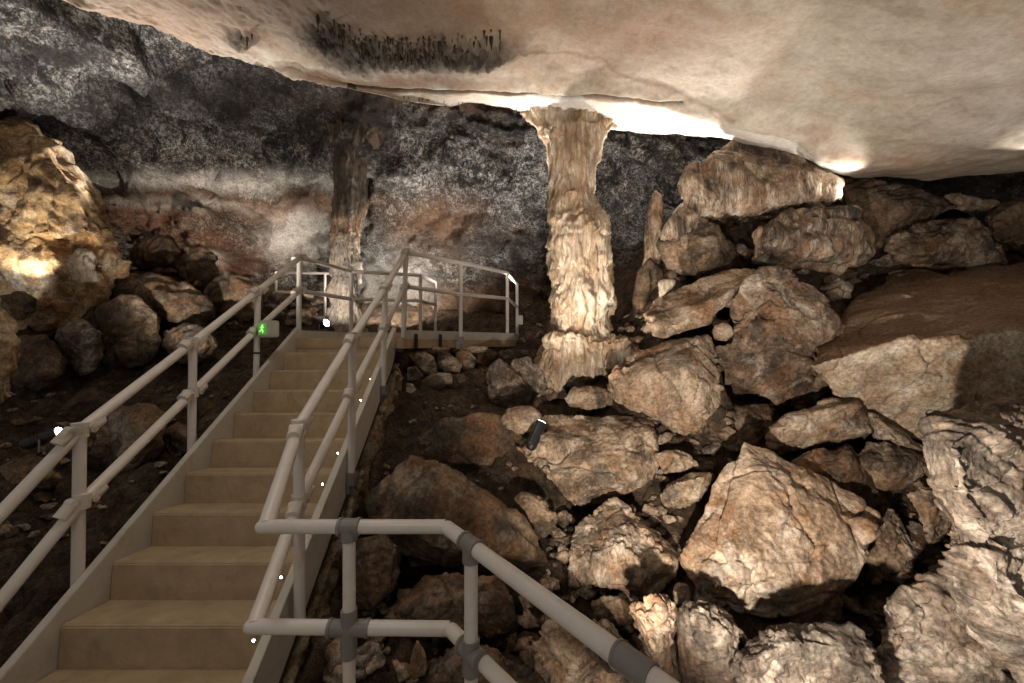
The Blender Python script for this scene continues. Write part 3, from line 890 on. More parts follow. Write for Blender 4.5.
blend_attr(me, 'zone_red', blob(sx + wob, sy + wob, [(612, 148 - 100, 26, 14, .1), (775, 92, 24, 10, .5), (822, 138, 16, 10, .55), (845, 158, 18, 3, .6), (900, 162, 26, 3, .5), (680, 30, 70, 18, .25)]))
blend_attr(me, 'zone_white', 0.9 * (np.arange(len(co)) >= nu * n) * np.clip((sx + 3 * wob - 440) / 90, 0, 1) * np.clip((860 - sx) / 30, 0, 1) + 0.25 * blob(sx, sy, [(860, 80, 160, 60, 1)]))  # lip whitened: the lamp glare on it is put into the colour
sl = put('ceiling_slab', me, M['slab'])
tag(sl, 'smooth cream limestone slab of the near ceiling with a brightly lit, whitened lip', 'cave ceiling', kind='structure')
sl_bvh = BVHTree.FromPolygons([Vector(p) for p in co], fa.tolist())


def cast(bvh, x, y):
    d = Vector(P(x, y, 1.0)) - Vector((0, 0, EYE))
    h = bvh.ray_cast(Vector((0, 0, EYE)), d.normalized())
    return h[0]

# ------------------------------------------------------------------ columns
def column(name, label, prof, d, mat, flute, knob_below, extra=None, vox=0.016, lean=0.0):
    """prof: (y, x_left, x_right) rows of the column where it stands at depth d"""
    bm = bmesh.new()
    seg = 64
    rings = []
    ys_ = np.linspace(prof[0][0], prof[-1][0], 90)
    pa = np.array(prof, float)
    for y in ys_:
        l, r = np.interp(y, pa[:, 0], pa[:, 1]), np.interp(y, pa[:, 0], pa[:, 2])
        c = P((l + r) / 2, y, d)
        rad = (r - l) / 2 / F * d
        rings.append([bm.verts.new(Vector((c[0] + rad * math.cos(a), c[1] + rad * np.interp(y, [108, 170], [0.42, 0.9]) * math.sin(a) + (.12 if y < 130 else 0.0), c[2]))) for a in np.linspace(0, 2 * math.pi, seg, endpoint=False)])
    for a, b in zip(rings[:-1], rings[1:]):
        for i in range(seg):
            bm.faces.new((a[i], a[(i + 1) % seg], b[(i + 1) % seg], b[i]))
    bm.faces.new(rings[0][::-1])
    bm.faces.new(rings[-1])
    for e in (extra or []):
        hull(bm, e)
    me = remesh(bm, vox, 1)
    co, no = get_co(me), get_no(me)
    py = CY - (co[:, 2] - EYE) / d * F
    kb = np.clip((py - knob_below) / 20, 0, 1)
    wx = co + 0.05 * np.stack([fbm(co * 3, 2), fbm(co * 3 + 9, 2), np.zeros(len(co))], 1)
    fl = ridged(np.stack([wx[:, 0] * 5.5, wx[:, 1] * 5.5, wx[:, 2] * 0.3], 1), 3, .5)
    dr = ridged(np.stack([wx[:, 0] * 12, wx[:, 1] * 12, wx[:, 2] * 0.9], 1), 3, .6)
    lump = fbm(np.stack([co[:, 0] * 3.2, co[:, 1] * 3.2, co[:, 2] * 1.6], 1) + 20, 3)
    tip = 0.5 + 0.5 * perlin(np.stack([co[:, 0] * 9, co[:, 1] * 9, co[:, 2] * 0.3], 1) + 3)
    saw = np.mod(co[:, 2] * 2.6 + 1.1 * perlin(np.stack([co[:, 0] * 2.2, co[:, 1] * 2.2, co[:, 2] * .8], 1)) + tip * .55, 1.0)
    h = (1 - kb) * flute * fl + kb * (0.040 * dr + 0.085 * lump + 0.055 * (0.5 - saw)) + (0.003 + 0.008 * kb) * fbm(co * 16, 3) + 0.03 * fbm(co * 2.5, 2)
    flat = np.sqrt(no[:, 0] ** 2 + no[:, 1] ** 2)
    set_co(me, co + no * h[:, None])
    co = get_co(me)
    o = put(name, me, M[mat], None, (co[:, 0].mean(), co[:, 1].mean(), co[:, 2].min()))
    return o


def pts(lst, d0, d1, shrink=0.85):
    a = np.array([P(x, y, d0) for x, y in lst])
    c = a.mean(0)
    return list(a) + list((a - c) * shrink + c + np.array([0, d1 - d0, 0])) + list((a - c) * 0.6 + c + np.array([0, -0.22, 0]))


col = column('limestone_column', None, [(104, 522, 628), (110, 526, 624), (118, 532, 617), (128, 541, 609), (142, 547, 602), (165, 551, 594), (198, 551, 592), (208, 550, 598), (222, 548, 607),
                                       (240, 547, 609), (262, 548, 611), (290, 551, 612), (318, 552, 609), (335, 552, 608), (350, 550, 612)], 5.45, 'column', 0.075, 205,
             extra=[pts([(540, 352), (548, 338), (575, 328), (608, 330), (636, 340), (645, 352), (640, 366), (610, 372), (585, 384), (552, 390), (540, 375)], 5.2, 5.9)])
tag(col, 'thick pale limestone column flaring into the ceiling, fluted above and knobbly below', 'rock column', kind='thing')
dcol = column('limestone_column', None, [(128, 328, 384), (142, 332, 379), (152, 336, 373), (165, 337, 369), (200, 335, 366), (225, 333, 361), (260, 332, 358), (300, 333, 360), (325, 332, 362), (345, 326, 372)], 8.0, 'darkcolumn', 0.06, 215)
me = dcol.data
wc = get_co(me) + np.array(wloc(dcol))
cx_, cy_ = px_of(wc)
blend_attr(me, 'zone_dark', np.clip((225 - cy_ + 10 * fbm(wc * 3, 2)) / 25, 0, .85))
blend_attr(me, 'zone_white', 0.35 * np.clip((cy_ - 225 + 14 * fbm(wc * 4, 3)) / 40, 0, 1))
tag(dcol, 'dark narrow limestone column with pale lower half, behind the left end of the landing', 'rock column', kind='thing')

# ------------------------------------------------------------------ stalactites on the slab and along the lip
def cone_mesh(ln, r, sd):
    bm = bmesh.new()
    rnd = random.Random(sd)
    seg, rows_ = 8, 7
    prev = None
    for i in range(rows_):
        t = i / (rows_ - 1)
        rr = r * (1 - t) ** 0.8 * rnd.uniform(.85, 1.15) + 0.002
        ring = [bm.verts.new((rr * math.cos(a) + .1 * r * math.sin(3 * t + sd), rr * math.sin(a), 0.03 - t * ln)) for a in [2 * math.pi * k / seg for k in range(seg)]]
        if prev:
            for k in range(seg):
                bm.faces.new((prev[k], ring[k], ring[(k + 1) % seg], prev[(k + 1) % seg]))
        else:
            bm.faces.new(ring)
        prev = ring
    bm.faces.new(prev[::-1])
    m = bpy.data.meshes.new('stalactite')
    bmesh.ops.recalc_face_normals(bm, faces=bm.faces)
    bm.to_mesh(m)
    bm.free()
    m.materials.append(M['stalactite'])
    m.polygons.foreach_set('use_smooth', [True] * len(m.polygons))
    return m


cones = [cone_mesh(random.uniform(.05, .13), random.uniform(.010, .018), k) for k in range(9)]


def hang(bvh, x, y, scale, label, group):
    p = cast(bvh, x, y)
    if p is None:
        return
    o = bpy.data.objects.new('stalactite', random.choice(cones))
    C.objects.link(o)
    o.location = p
    o.rotation_euler.z = random.uniform(0, 6.28)
    o.scale = (scale, scale, scale * random.uniform(.8, 1.3))
    tag(o, label, 'stalactite', group)


for k in range(230):
    x = random.gauss(408, 50)
    x = min(max(x, 318), 500)
    y = np.interp(x, [318, 340, 375, 430, 480, 500], [38, 40, 58, 58, 54, 48]) + random.uniform(-22, 6)
    hang(sl_bvh, x, y, random.uniform(.6, 1.5), 'small dark stalactite in the dark fringe under the near ceiling slab', 'dark stalactites under the slab')
for x, y, s in ((241, 37, 1.0), (247, 38, 1.7), (252, 35, .9)):
    hang(sl_bvh, x, y, s, 'small stalactite of the lone trio on the slab, left of the dark fringe', 'lone stalactites under the slab')
for k in range(46):
    x = random.uniform(392, 530)
    y = np.interp(x, LOWX := [p[0] for p in LOW], [p[1] for p in LOW]) - 4
    hang(sl_bvh, x, y, random.uniform(.35, .7), 'tiny stalactite along the lower edge of the ceiling lip, left of the pale column', 'stalactites along the ceiling lip')

# ------------------------------------------------------------------ stair
SD = np.array([-0.0675, 1.0, 0.0])


def S(L, d, dz=0.0, z=None):
    """a point beside the stair line: L metres left of its axis, at depth d, dz above the line through the step edges"""
    return np.array([-0.0675 * d - L, d, (nose_z(d) if z is None else z) + dz])


stair = empty('staircase', S(1.72, 1.9, z=0.0), 'concrete-stepped staircase with pale side stringers climbing to the landing', 'staircase')
LI, LR = 2.292, 1.145
for k in range(-1, 10):
    d = 2.157 + 0.3 * k
    zt = nose_z(d)
    bk = 0.055 if k < 9 else 0.0
    dep = 0.315 if k < 9 else 0.36
    bm = bmesh.new()
    a = [S(LR, d, z=zt - .012), S(LR, d + .012, z=zt), S(LR, d + dep, z=zt - bk), S(LR, d + dep, z=zt - .26), S(LR, d - .018, z=zt - .245)]
    b = [p + np.array([-(LI - LR), 0, 0]) for p in a]
    prism(bm, a, b)
    bmesh.ops.recalc_face_normals(bm, faces=bm.faces)
    bmput('step', bm, M['concrete'], stair, bevel=0.006)
for L in (LI, 1.095):
    d0, d1 = 1.55, 4.93
    bm = bmesh.new()
    lo = [S(L, d0, .085), S(L, d1, .085), S(L, d1, -.20), S(L, d1 - .2, -.27), S(L, d0, -.27)]
    hi = [p + np.array([-.05, 0, 0]) for p in lo]
    prism(bm, lo, hi)
    bmesh.ops.recalc_face_normals(bm, faces=bm.faces)
    so = bmput('stringer', bm, M['stringer'], stair, bevel=0.004)
bm = bmesh.new()
prism(bm, [S(1.092, 1.55, -.272), S(1.092, 4.9, -.272), S(1.092, 4.9, -.305), S(1.092, 1.55, -.305)], [S(1.15, 1.55, -.272), S(1.15, 4.9, -.272), S(1.15, 4.9, -.305), S(1.15, 1.55, -.305)])
bmesh.ops.recalc_face_normals(bm, faces=bm.faces)
bmput('rubber_strip', bm, M['rubber'], stair)
for px, py, k in ((254, 640, 0), (281.5, 577, 1), (304, 526, 2), (322.7, 484, 3), (338, 453, 4), (350, 425, 5), (361, 400, 6), (371, 379, 7), (379, 361, 8), (387, 345, 9)):
    d = 2.157 + .3 * k - .016
    p = P(px, py, d)
    bm = bmesh.new()
    tube(bm, p + np.array([0, .012, 0]), p - np.array([0, .004, 0]), .011, 14)
    h_ = bmput('step_light', bm, M['fitting'], stair, smooth=True)
    bm = bmesh.new()
    tube(bm, p - np.array([0, .003, 0]), p - np.array([0, .007, 0]), .0062, 12)
    bmput('light_lens', bm, M['led'], h_, smooth=True)

# rough mortar wall that carries the right stringer
bm = bmesh.new()
lo, hi = [], []
for d in np.linspace(1.6, 4.85, 30):
    lo.append(d)
loA = [S(1.03, d, -.30) for d in lo] + [S(1.00, d, z=min(nose_z(d) - 1.0, .55)) for d in lo[::-1]]
hiA = [S(1.32, d, -.30) for d in lo] + [S(1.32, d, z=min(nose_z(d) - 1.0, .55)) for d in lo[::-1]]
prism(bm, loA, hiA)
bmesh.ops.triangulate(bm, faces=bm.faces)
me = remesh(bm, 0.016, 1)
co, no = get_co(me), get_no(me)
cv, ce = crags(co * 7)
set_co(me, co + no * (0.022 * cv - 0.03 * np.exp(-ce * 9) + 0.03 * fbm(co * 5, 3) + 0.012 * fbm(co * 25, 3))[:, None])
o = put('wall_stair', me, M['masonry'])
tag(o, 'rough mortared rubble wall carrying the right stringer', 'stair wall', kind='structure')

# ------------------------------------------------------------------ landing
land = empty('landing_platform', (-1.3, 5.8, 1.6), 'raised walkway platform at the head of the stairs with a pale kick plate', 'platform')
DZ = 1.745
bm = bmesh.new()
prism(bm, [(x, y, DZ - .13) for x, y in DECK], [(x, y, DZ) for x, y in DECK])
bmesh.ops.recalc_face_normals(bm, faces=bm.faces)
bmput('deck', bm, M['concrete'], land, bevel=0.004)


def plate(name, a, b, z0, z1, t, mat, parent):
    a, b = np.array([*a, 0.0]), np.array([*b, 0.0])
    u_ = (b - a) / np.linalg.norm(b - a)
    nrm = np.array([u_[1], -u_[0], 0])
    bm = bmesh.new()
    obox(bm, (a + b) / 2 + np.array([0, 0, (z0 + z1) / 2]), (b - a) / 2, nrm * t / 2, (0, 0, (z1 - z0) / 2))
    bmesh.ops.recalc_face_normals(bm, faces=bm.faces)
    return bmput(name, bm, mat, parent, bevel=.002)


for a, b in ((DECK[1], DECK[2]), (DECK[2], DECK[3]), (DECK[4], DECK[5]), (DECK[5], DECK[6]), (DECK[6], DECK[0])):
    plate('kick_plate', a, b, DZ - .02, DZ + .095, .015, M['stringer'], land)
for t in (.06, .24):
    a = np.array(DECK[1]) * (1 - t) + np.array(DECK[2]) * t
    b = a + (np.array(DECK[2]) - np.array(DECK[1])) * .018
    plate('plate_clip', a + np.array([.02, -.014]), b + np.array([.02, -.014]), DZ - .13, DZ + .05, .02, M['rubber'], land)


# ------------------------------------------------------------------ railings
def post(parent, top, base, r=.03, bracket=False, ext=0.0):
    bm = bmesh.new()
    top, base = np.array(top, float), np.array(base, float)
    base = base.copy()
    tube(bm, base, top + np.array([0, 0, ext]), r)
    p = bmput('post', bm, M['tube'], parent, smooth=True)
    if bracket:
        bm = bmesh.new()
        obox(bm, base + np.array([0.0, 0, .03]), (r * 1.45, 0, 0), (0, r * 1.45, 0), (0, 0, .05))
        obox(bm, base + np.array([-.03, .0, -.03]), (.03, 0, 0), (0, r * 1.7, 0), (0, 0, .055))
        bmput('base_bracket', bm, M['fitting'], p, bevel=.004)
    return p


def rail(parent, name, pts_, r=.03, mat='tube'):
    bm = bmesh.new()
    for a, b in zip(pts_[:-1], pts_[1:]):
        tube(bm, a, b, r)
    for p in pts_[1:-1]:
        ball(bm, p, r * 1.02)
    return bmput(name, bm, M[mat], parent, smooth=True)


def swivel(parent, p, da, db, r=.036, s=1.0):
    """swivel clamp round a post: ring, two ears with bolts and two rail sockets"""
    p = np.array(p, float)
    bm = bmesh.new()
    tube(bm, p - np.array([0, 0, .042 * s]), p + np.array([0, 0, .042 * s]), r * 1.12)
    for dv in (da, db):
        dv = np.array(dv, float)
        dv /= np.linalg.norm(dv)
        side_ = np.cross(dv, [0, 0, 1.0])
        side_ /= np.linalg.norm(side_)
        hz = np.array([dv[0], dv[1], 0])
        c = p + hz * .062 * s
        obox(bm, p + hz * .035 * s, hz * .035 * s, side_ * .014 * s, (0, 0, .022 * s))
        tube(bm, c - side_ * .034 * s, c + side_ * .034 * s, .027 * s)
        tube(bm, c - side_ * .040 * s, c + side_ * .040 * s, .010 * s, 8)
        tube(bm, c + dv * .015 * s, c + dv * .085 * s, r * 1.06)
    return bmput('swivel_clamp', bm, M['clamp'], parent, smooth=True)


def tee(parent, p, ax, r=.034, ln=.055, down=True, cross=False):
    p = np.array(p, float)
    ax = np.array(ax, float)
    ax /= np.linalg.norm(ax)
    bm = bmesh.new()
    tube(bm, p - ax * ln, p + ax * ln, r)
    up = np.array([0, 0, 1.0])
    tube(bm, p - up * (ln * 1.5 if down else 0), p + up * (ln if cross else 0.0), r)
    for q_ in (p - ax * ln, p + ax * ln):
        tube(bm, q_ - ax * .006, q_ + ax * .006, r * 1.12)
    return bmput('tee_fitting', bm, M['fitting'], parent, smooth=True)


def handrail(name, label, tops, mids, bases, pre_top, pre_mid, post_top, post_mid, bracket, r=.032):
    t = empty(name, bases[0], label, 'handrail')
    for i, (a, b) in enumerate(zip(tops, bases)):
        post(t, a, b, r * .93, bracket and i > 0)
    T = pre_top + tops + post_top
    Md = pre_mid + mids + post_mid
    rail(t, 'top_rail', T, r)
    rail(t, 'middle_rail', Md, r)
    for seq, pp in ((T, tops), (Md, mids)):
        for p in pp:
            i = [np.allclose(p, q_) for q_ in seq].index(True)
            dn = (seq[i - 1] - p) if i > 0 else -(seq[i + 1] - p)
            dp = (seq[i + 1] - p) if i < len(seq) - 1 else -(seq[i - 1] - p)
            swivel(t, p, dn, dp, r * 1.08)
    return t


LD = (2.33, 3.29, 4.25, 5.08)
lt = [P(80, 430, LD[0]), P(193, 342.5, LD[1]), P(258, 291, LD[2]), P(299.5, 258, LD[3])]
lm = [P(82, 501, LD[0]), P(193, 392, LD[1]), P(256.5, 330, LD[2]), P(299, 291, LD[3])]
lb = [P(77.5, 598, LD[0]), P(191.5, 461, LD[1]), P(256, 385, LD[2]), P(298.5, 339, LD[3])]
for A_, B_ in ((lt, lb), (lm, lb)):
    for a, b in zip(A_, B_):
        a[0] = a[0]
hl = handrail('handrail', 'long pale handrail with four posts climbing the left side of the stairs', lt, lm, lb,
         [P(-90, 609, 1.78)], [P(-90, 712, 1.78)], [], [], False)
e_ = P(-90, 609, 1.78)
post(hl, e_, (e_[0], e_[1], 0.0), .03)
RD = (2.25, 3.19, 4.22, 5.0)
rt = [P(298.6, 427, RD[0]), P(352.7, 337.6, RD[1]), P(385.4, 287.5, RD[2]), P(406, 252.3, RD[3])]
rm = [P(299, 502, RD[0]), P(352, 390.5, RD[1]), P(384.5, 327, RD[2]), P(404.8, 287, RD[3])]
rb = [P(299.8, 624, RD[0]), P(351, 482, RD[1]), P(382.5, 393, RD[2]), P(403, 345, RD[3])]
C1, C1m = P(266, 526.6, 1.6), P(254.5, 626.4, 1.6)
handrail('handrail', 'pale handrail on the right of the stairs running down to the foreground corner', rt, rm, rb, [C1], [C1m], [], [], True)

# foreground railing
fr = empty('foreground_railing', (-.65, 1.6, 0), 'foreground railing with grey fittings, crossing right then sloping towards the viewer', 'railing')
C2, C2m = P(445, 526.6, 1.6), P(449.5, 628.6, 1.6)
rf = .0275
bm = bmesh.new()
tube(bm, C1 + np.array([-.014, 0, 0]), C2, rf, 20)
ball(bm, C1 + np.array([-.014, 0, 0]), rf * .99, 16)
bmput('top_rail', bm, M['tube'], fr, smooth=True)
bm = bmesh.new()
tube(bm, C1m + np.array([-.014, 0, 0]), C2m, rf, 20)
ball(bm, C1m + np.array([-.014, 0, 0]), rf * .99, 16)
bmput('middle_rail', bm, M['tube'], fr, smooth=True)


def lvl(x, y, D):
    return P(x, y, D * F / (y - CY))


a0, a1 = lvl(449, 528, .74), lvl(472, 546, .74)
a2 = lvl(622.5, 657.7, .74)
aend = a2 + (a2 - a1) * .8
bm = bmesh.new()
tube(bm, C2 + np.array([.012, -.012, 0]), aend, rf, 20)
ball(bm, C2 + np.array([.012, -.012, 0]), rf, 16)
bmput('top_rail', bm, M['tube'], fr, smooth=True)
b1, b2 = lvl(468, 653.4, 1.131), lvl(498, 683, 1.131)
bend = b1 + (b2 - b1) * 5.0
bm = bmesh.new()
tube(bm, C2m + np.array([.012, -.012, 0]), bend, rf, 20)
ball(bm, C2m + np.array([.012, -.012, 0]), rf, 16)
bmput('middle_rail', bm, M['tube'], fr, smooth=True)
fp1t, fp1m = P(349.2, 526.6, 1.6), P(349, 628, 1.6)
for tp in (fp1t, a1 * .96 + a0 * .04):
    bm = bmesh.new()
    tube(bm, (tp[0], tp[1], -0.02), tp, .0245, 18)
    bmput('post', bm, M['tube'], fr, smooth=True)
    bm = bmesh.new()
    tube(bm, (tp[0], tp[1], -0.02), (tp[0], tp[1], .05), .034, 18)
    bmput('base_fitting', bm, M['fitting'], fr, smooth=True)
pj = a1 * .96 + a0 * .04
tee(fr, fp1t, (1, 0, 0), .0315, .036)
tee(fr, fp1m, (1, 0, 0), .0315, .075, cross=True)
tee(fr, pj, a2 - a1, .0315, .04)
tee(fr, np.array([pj[0], pj[1], b1[2]]), b2 - b1, .0315, .05, cross=True)
ux = (a2 - a1) / np.linalg.norm(a2 - a1)
pc = lvl(634, 666, .74)
bm = bmesh.new()
tube(bm, pc - ux * .045, pc + ux * .045, .0315, 20)
tube(bm, pc - ux * .047, pc - ux * .040, .0335, 20)
tube(bm, pc + ux * .040, pc + ux * .047, .0335, 20)
bmput('rail_coupler', bm, M['fitting'], fr, smooth=True)


def simple_rail(name, label, tops, gap, base_z, bracket=False, r=.028, skip=(), extra_top=None):
    t = empty(name, (tops[0][0], tops[0][1], base_z), label, 'railing')
    for i, p in enumerate(tops):
        if i not in skip:
            post(t, p, (p[0], p[1], base_z), r, bracket)
    rail(t, 'top_rail', tops, r)
    rail(t, 'middle_rail', [p - np.array([0, 0, gap]) for p in tops], r)
    return t


simple_rail('landing_railing', 'pale railing along the right edge of the landing above the dry stones',
            [rt[3] + np.array([.03, .03, 0]), P(460.8, 262.8, 5.5), P(507.4, 273, 6.75), P(517, 284, 7.6)], .43, DZ - .06, True, skip=(0,))
simple_rail('landing_railing', 'pale railing along the back of the landing in front of the dark column',
            [lt[3] + np.array([.03, .03, 0]), P(351.2, 271.5, 6.1), P(420.5, 275.3, 6.6), P(435.4, 282.5, 7.5)], .42, DZ - .03, skip=(0,))
F0, F1, F2 = P(240, 272.5, 8.7), P(276, 272.5, 8.7), P(325, 273.3, 8.7)
simple_rail('walkway_railing', 'far pale railing behind the landing, crossing left of the dark column', [F1, F2, P(345, 273.5, 8.7)], .42, 2.1, skip=(2,))
wk = empty('walkway', (-4.8, 8.9, 2.0), 'grey edge of the far raised walkway left of the dark column', 'walkway')
bm = bmesh.new()
obox(bm, (F1[0] * .5 + F2[0] * .5, 9.0, 2.10), (.72, 0, 0), (0, .38, 0), (0, 0, .06))
bmput('deck', bm, M['concrete'], wk, bevel=.006)
bm = bmesh.new()
obox(bm, (F1[0] * .5 + F2[0] * .5, 8.6, 2.14), (.72, 0, 0), (0, .012, 0), (0, 0, .11))
bmput('kick_plate', bm, M['stringer'], wk, bevel=.003)
for sx_ in (-.5, .5):
    bm = bmesh.new()
    obox(bm, (F1[0] * .5 + F2[0] * .5 + sx_, 9.0, 1.75), (.05, 0, 0), (0, .05, 0), (0, 0, .32))
    bmput('support_leg', bm, M['fitting'], wk, bevel=.006)

# ------------------------------------------------------------------ dry stones under the landing
stones = [([(408, 352), (420, 349), (434, 358), (438, 372), (424, 374), (412, 364)], 5.15, 'reddish stone high in the dry wall under the landing, nearest the stairs'),
          ([(436, 354), (448, 352), (462, 364), (460, 373), (446, 372), (436, 366)], 5.35, 'sloping stone in the dry wall under the landing, second from the stairs'),
          ([(415, 386), (420, 378), (436, 373), (451, 374), (452, 383), (436, 390), (420, 392)], 5.05, 'long flat tan stone at the bottom of the dry wall under the landing'),
          ([(408, 368), (416, 366), (424, 376), (414, 382), (407, 380)], 5.0, 'small grey stone in the dry wall beside the stringer, above the long flat stone'),
          ([(456, 352), (468, 351), (476, 358), (474, 368), (464, 370), (456, 362)], 5.55, 'squarish stone in the dry wall, right of the sloping stone'),
          ([(476, 352), (490, 349), (500, 354), (498, 364), (484, 368), (476, 362)], 5.9, 'brown stone high in the dry wall under the second landing post'),
          ([(470, 370), (482, 368), (494, 370), (496, 382), (482, 388), (470, 382)], 5.5, 'dark low stone in the dry wall left of the ribbed upright boulder'),
          ([(450, 374), (462, 373), (469, 380), (465, 390), (454, 389)], 5.25, 'small dark stone at the foot of the dry wall, right of the long flat stone'),
          ([(498, 352), (510, 349), (516, 358), (508, 366), (499, 364)], 6.3, 'last stone of the dry wall at the right end of the landing'),
          ([(404, 384), (412, 383), (418, 392), (412, 400), (404, 397)], 4.85, 'small tan stone at the foot of the mortar wall, lowest of the dry wall'),
          ([(420, 348), (436, 346), (450, 348), (446, 354), (432, 356), (422, 353)], 5.3, 'thin flat stone right under the landing slab near the stairs'),
          ([(452, 349), (470, 346), (488, 347), (484, 352), (466, 354), (454, 353)], 5.75, 'long thin stone right under the landing slab between two posts')]
for ol, d, lb_ in stones:
    rock('wall_stone', lb_, 'stone', ol, d, 'brown' if 'dark' in lb_ or 'brown' in lb_ else 'tan', 'rough', 0.4, 0.1, group='dry stones under the landing', amp=.8)
bm = bmesh.new()
hull(bm, [(-1.36, 5.0, 1.615), (-.02, 6.75, 1.615), (.1, 7.7, 1.615), (-1.36, 7.7, 1.615), (-1.4, 5.05, .9), (-.02, 6.8, 1.0), (.1, 7.7, 1.0), (-1.4, 7.7, .9), (-2.5, 5.2, 1.615), (-2.5, 5.2, .9)])
me = remesh(bm, .03, 1)
co, no = get_co(me), get_no(me)
cv, ce = crags(co * 4)
set_co(me, co - np.abs(no) * 0 + no * (-.03 + .03 * cv - .04 * np.exp(-ce * 8) + .03 * fbm(co * 3, 3))[:, None] * (co[:, 2:3] < 1.58))
o = put('wall_landing', me, M['brown'])
tag(o, 'rubble core under the landing slab', 'landing wall', kind='structure')

# ------------------------------------------------------------------ loose rubble
rub = []
DG = bpy.context.evaluated_depsgraph_get()


def seen(p, tol):
    e = Vector((0, 0, EYE))
    d = p - e
    h = bpy.context.scene.ray_cast(DG, e, d.normalized())
    return (not h[0]) or (h[1] - e).length > d.length - tol


for k in range(10):
    bm = bmesh.new()
    rnd = np.random.RandomState(k)
    v_ = rnd.normal(size=(16, 3))
    v_ /= np.linalg.norm(v_, axis=1)[:, None]
    v_ *= np.array([1, rnd.uniform(.6, 1), rnd.uniform(.45, .8)]) * 0.5 * rnd.uniform(.8, 1.1, (16, 1))
    hull(bm, v_)
    m_ = remesh(bm, .05, 1)
    roughen(m_, 1.0, 'rough', .8, seed=k)
    m_.polygons.foreach_set('use_smooth', [True] * len(m_.polygons))
    rub.append(m_)
for nm in ('tan', 'brown', 'greyrock', 'pale'):
    for m_ in list(rub[:10]):
        c_ = m_.copy()
        c_.materials.append(M[nm])
        rub.append(c_)
rub = rub[10:]
areas = [((325, 600, 545, 682), 50, 'rubble beneath the foreground railing', 'small rubble stone lying in the pit under the foreground railing', (.05, .22)),
         ((545, 500, 700, 660), 54, 'rubble left of the big boulder', 'small rubble stone wedged between boulders left of the big pale boulder', (.06, .24)),
         ((650, 400, 800, 500), 34, 'rubble under the blocky boulder', 'small rubble stone in the gap behind the big pale boulder', (.08, .3)),
         ((850, 440, 960, 640), 34, 'rubble beside the striped rock', 'small rubble stone in the cleft left of the striped rock', (.07, .26)),
         ((385, 400, 520, 490), 22, 'stones on the earth slope', 'small stone lying on the earth slope right of the stairs', (.03, .09)),
         ((0, 385, 250, 560), 40, 'stones left of the stairs', 'small stone lying on the dark slope left of the stairs', (.05, .16)),
         ((150, 255, 330, 330), 26, 'rocks behind the landing', 'brown rock heaped behind the landing and upper left handrail', (.2, .5)),
         ((520, 300, 720, 400), 26, 'rocks round the column foot', 'small rock in the shade around the column foot', (.1, .3)),
         ((660, 215, 1010, 330), 34, 'rocks high in the pile', 'small rock in the shaded gaps high in the boulder pile', (.15, .55))]
for (x0, y0, x1, y1), cnt, grp, lab, (s0, s1) in areas:
    got = tries = 0
    while got < cnt and tries < cnt * 30:
        tries += 1
        p = cast(fl_bvh, random.uniform(x0, x1), random.uniform(y0, y1))
        if p is None:
            continue
        if 0.95 < -0.0675 * p.y - p.x < 2.45 and p.y < 5:
            continue
        if inside(np.array([p.x]), np.array([p.y]), DECK)[0]:
            continue
        if not seen(p, 0.12):
            continue
        got += 1
        o = bpy.data.objects.new('rubble_stone', random.choice(rub))
        C.objects.link(o)
        s_ = random.uniform(s0, s1)
        o.scale = (s_, s_ * random.uniform(.8, 1.1), s_)
        o.location = p + Vector((0, 0, s_ * .18))
        o.rotation_euler = (random.uniform(-.4, .4), random.uniform(-.4, .4), random.uniform(0, 6.28))
        tag(o, lab, 'stone', grp)
gr = []
bm = bmesh.new()
for k in range(2600):
    p = cast(fl_bvh, random.uniform(360, 440), random.uniform(385, 510))
    if p is None or stairL(p.x, p.y) > .98:
        continue
    r_ = random.uniform(.004, .012)
    bmesh.ops.create_icosphere(bm, subdivisions=1, radius=r_, matrix=Matrix.Translation(p) @ Matrix.Rotation(random.uniform(0, 3), 4, Vector((.3, .5, .8))) @ Matrix.Diagonal((1, .8, .6, 1)))
o = bmput('gravel', bm, M['earth'])
tag(o, 'dark fine gravel along the right foot of the stairs', 'gravel', kind='stuff')


# ------------------------------------------------------------------ lamps
def floodlight(name, label, p, aim, ln, r, stand):
    p, aim = Vector(p), Vector(aim)
    ax = (aim - p).normalized()
    t = empty(name, p - Vector((0, 0, stand)), label, 'spotlight')
    bm = bmesh.new()
    tube(bm, p - ax * ln, p, r, 24)
    tube(bm, p - ax * ln * 1.12, p - ax * ln, r * .7, 24, r)
    tube(bm, p - ax * .03 * ln, p + ax * .05 * ln, r * 1.1, 24)
    for k in range(3):
        q_ = p - ax * ln * (.75 - .12 * k)
        tube(bm, q_ - ax * .012 * ln, q_ + ax * .012 * ln, r * 1.08, 24)
    bmput('housing', bm, M['black'], t, smooth=True)
    bm = bmesh.new()
    tube(bm, p + ax * .05 * ln, p + ax * .075 * ln, r * .9, 24)
    bmput('lens', bm, M['lampdim'], t, smooth=True)
    side_ = ax.cross(Vector((0, 0, 1))).normalized()
    c = p - ax * ln * .45
    bm = bmesh.new()
    dn = Vector((0, 0, -1))
    for s_ in (-1, 1):
        tube(bm, c + side_ * r * 1.15 * s_, c + side_ * r * 1.15 * s_ + dn * (stand * .8), r * .13, 8)
    tube(bm, c - side_ * r * 1.25 + dn * stand * .8, c + side_ * r * 1.25 + dn * stand * .8, r * .13, 8)
    tube(bm, c + dn * stand * .8, c + dn * (stand * 1.1), r * .2, 8)
    bmput('bracket', bm, M['fitting'], t, smooth=True)
    return t, ax


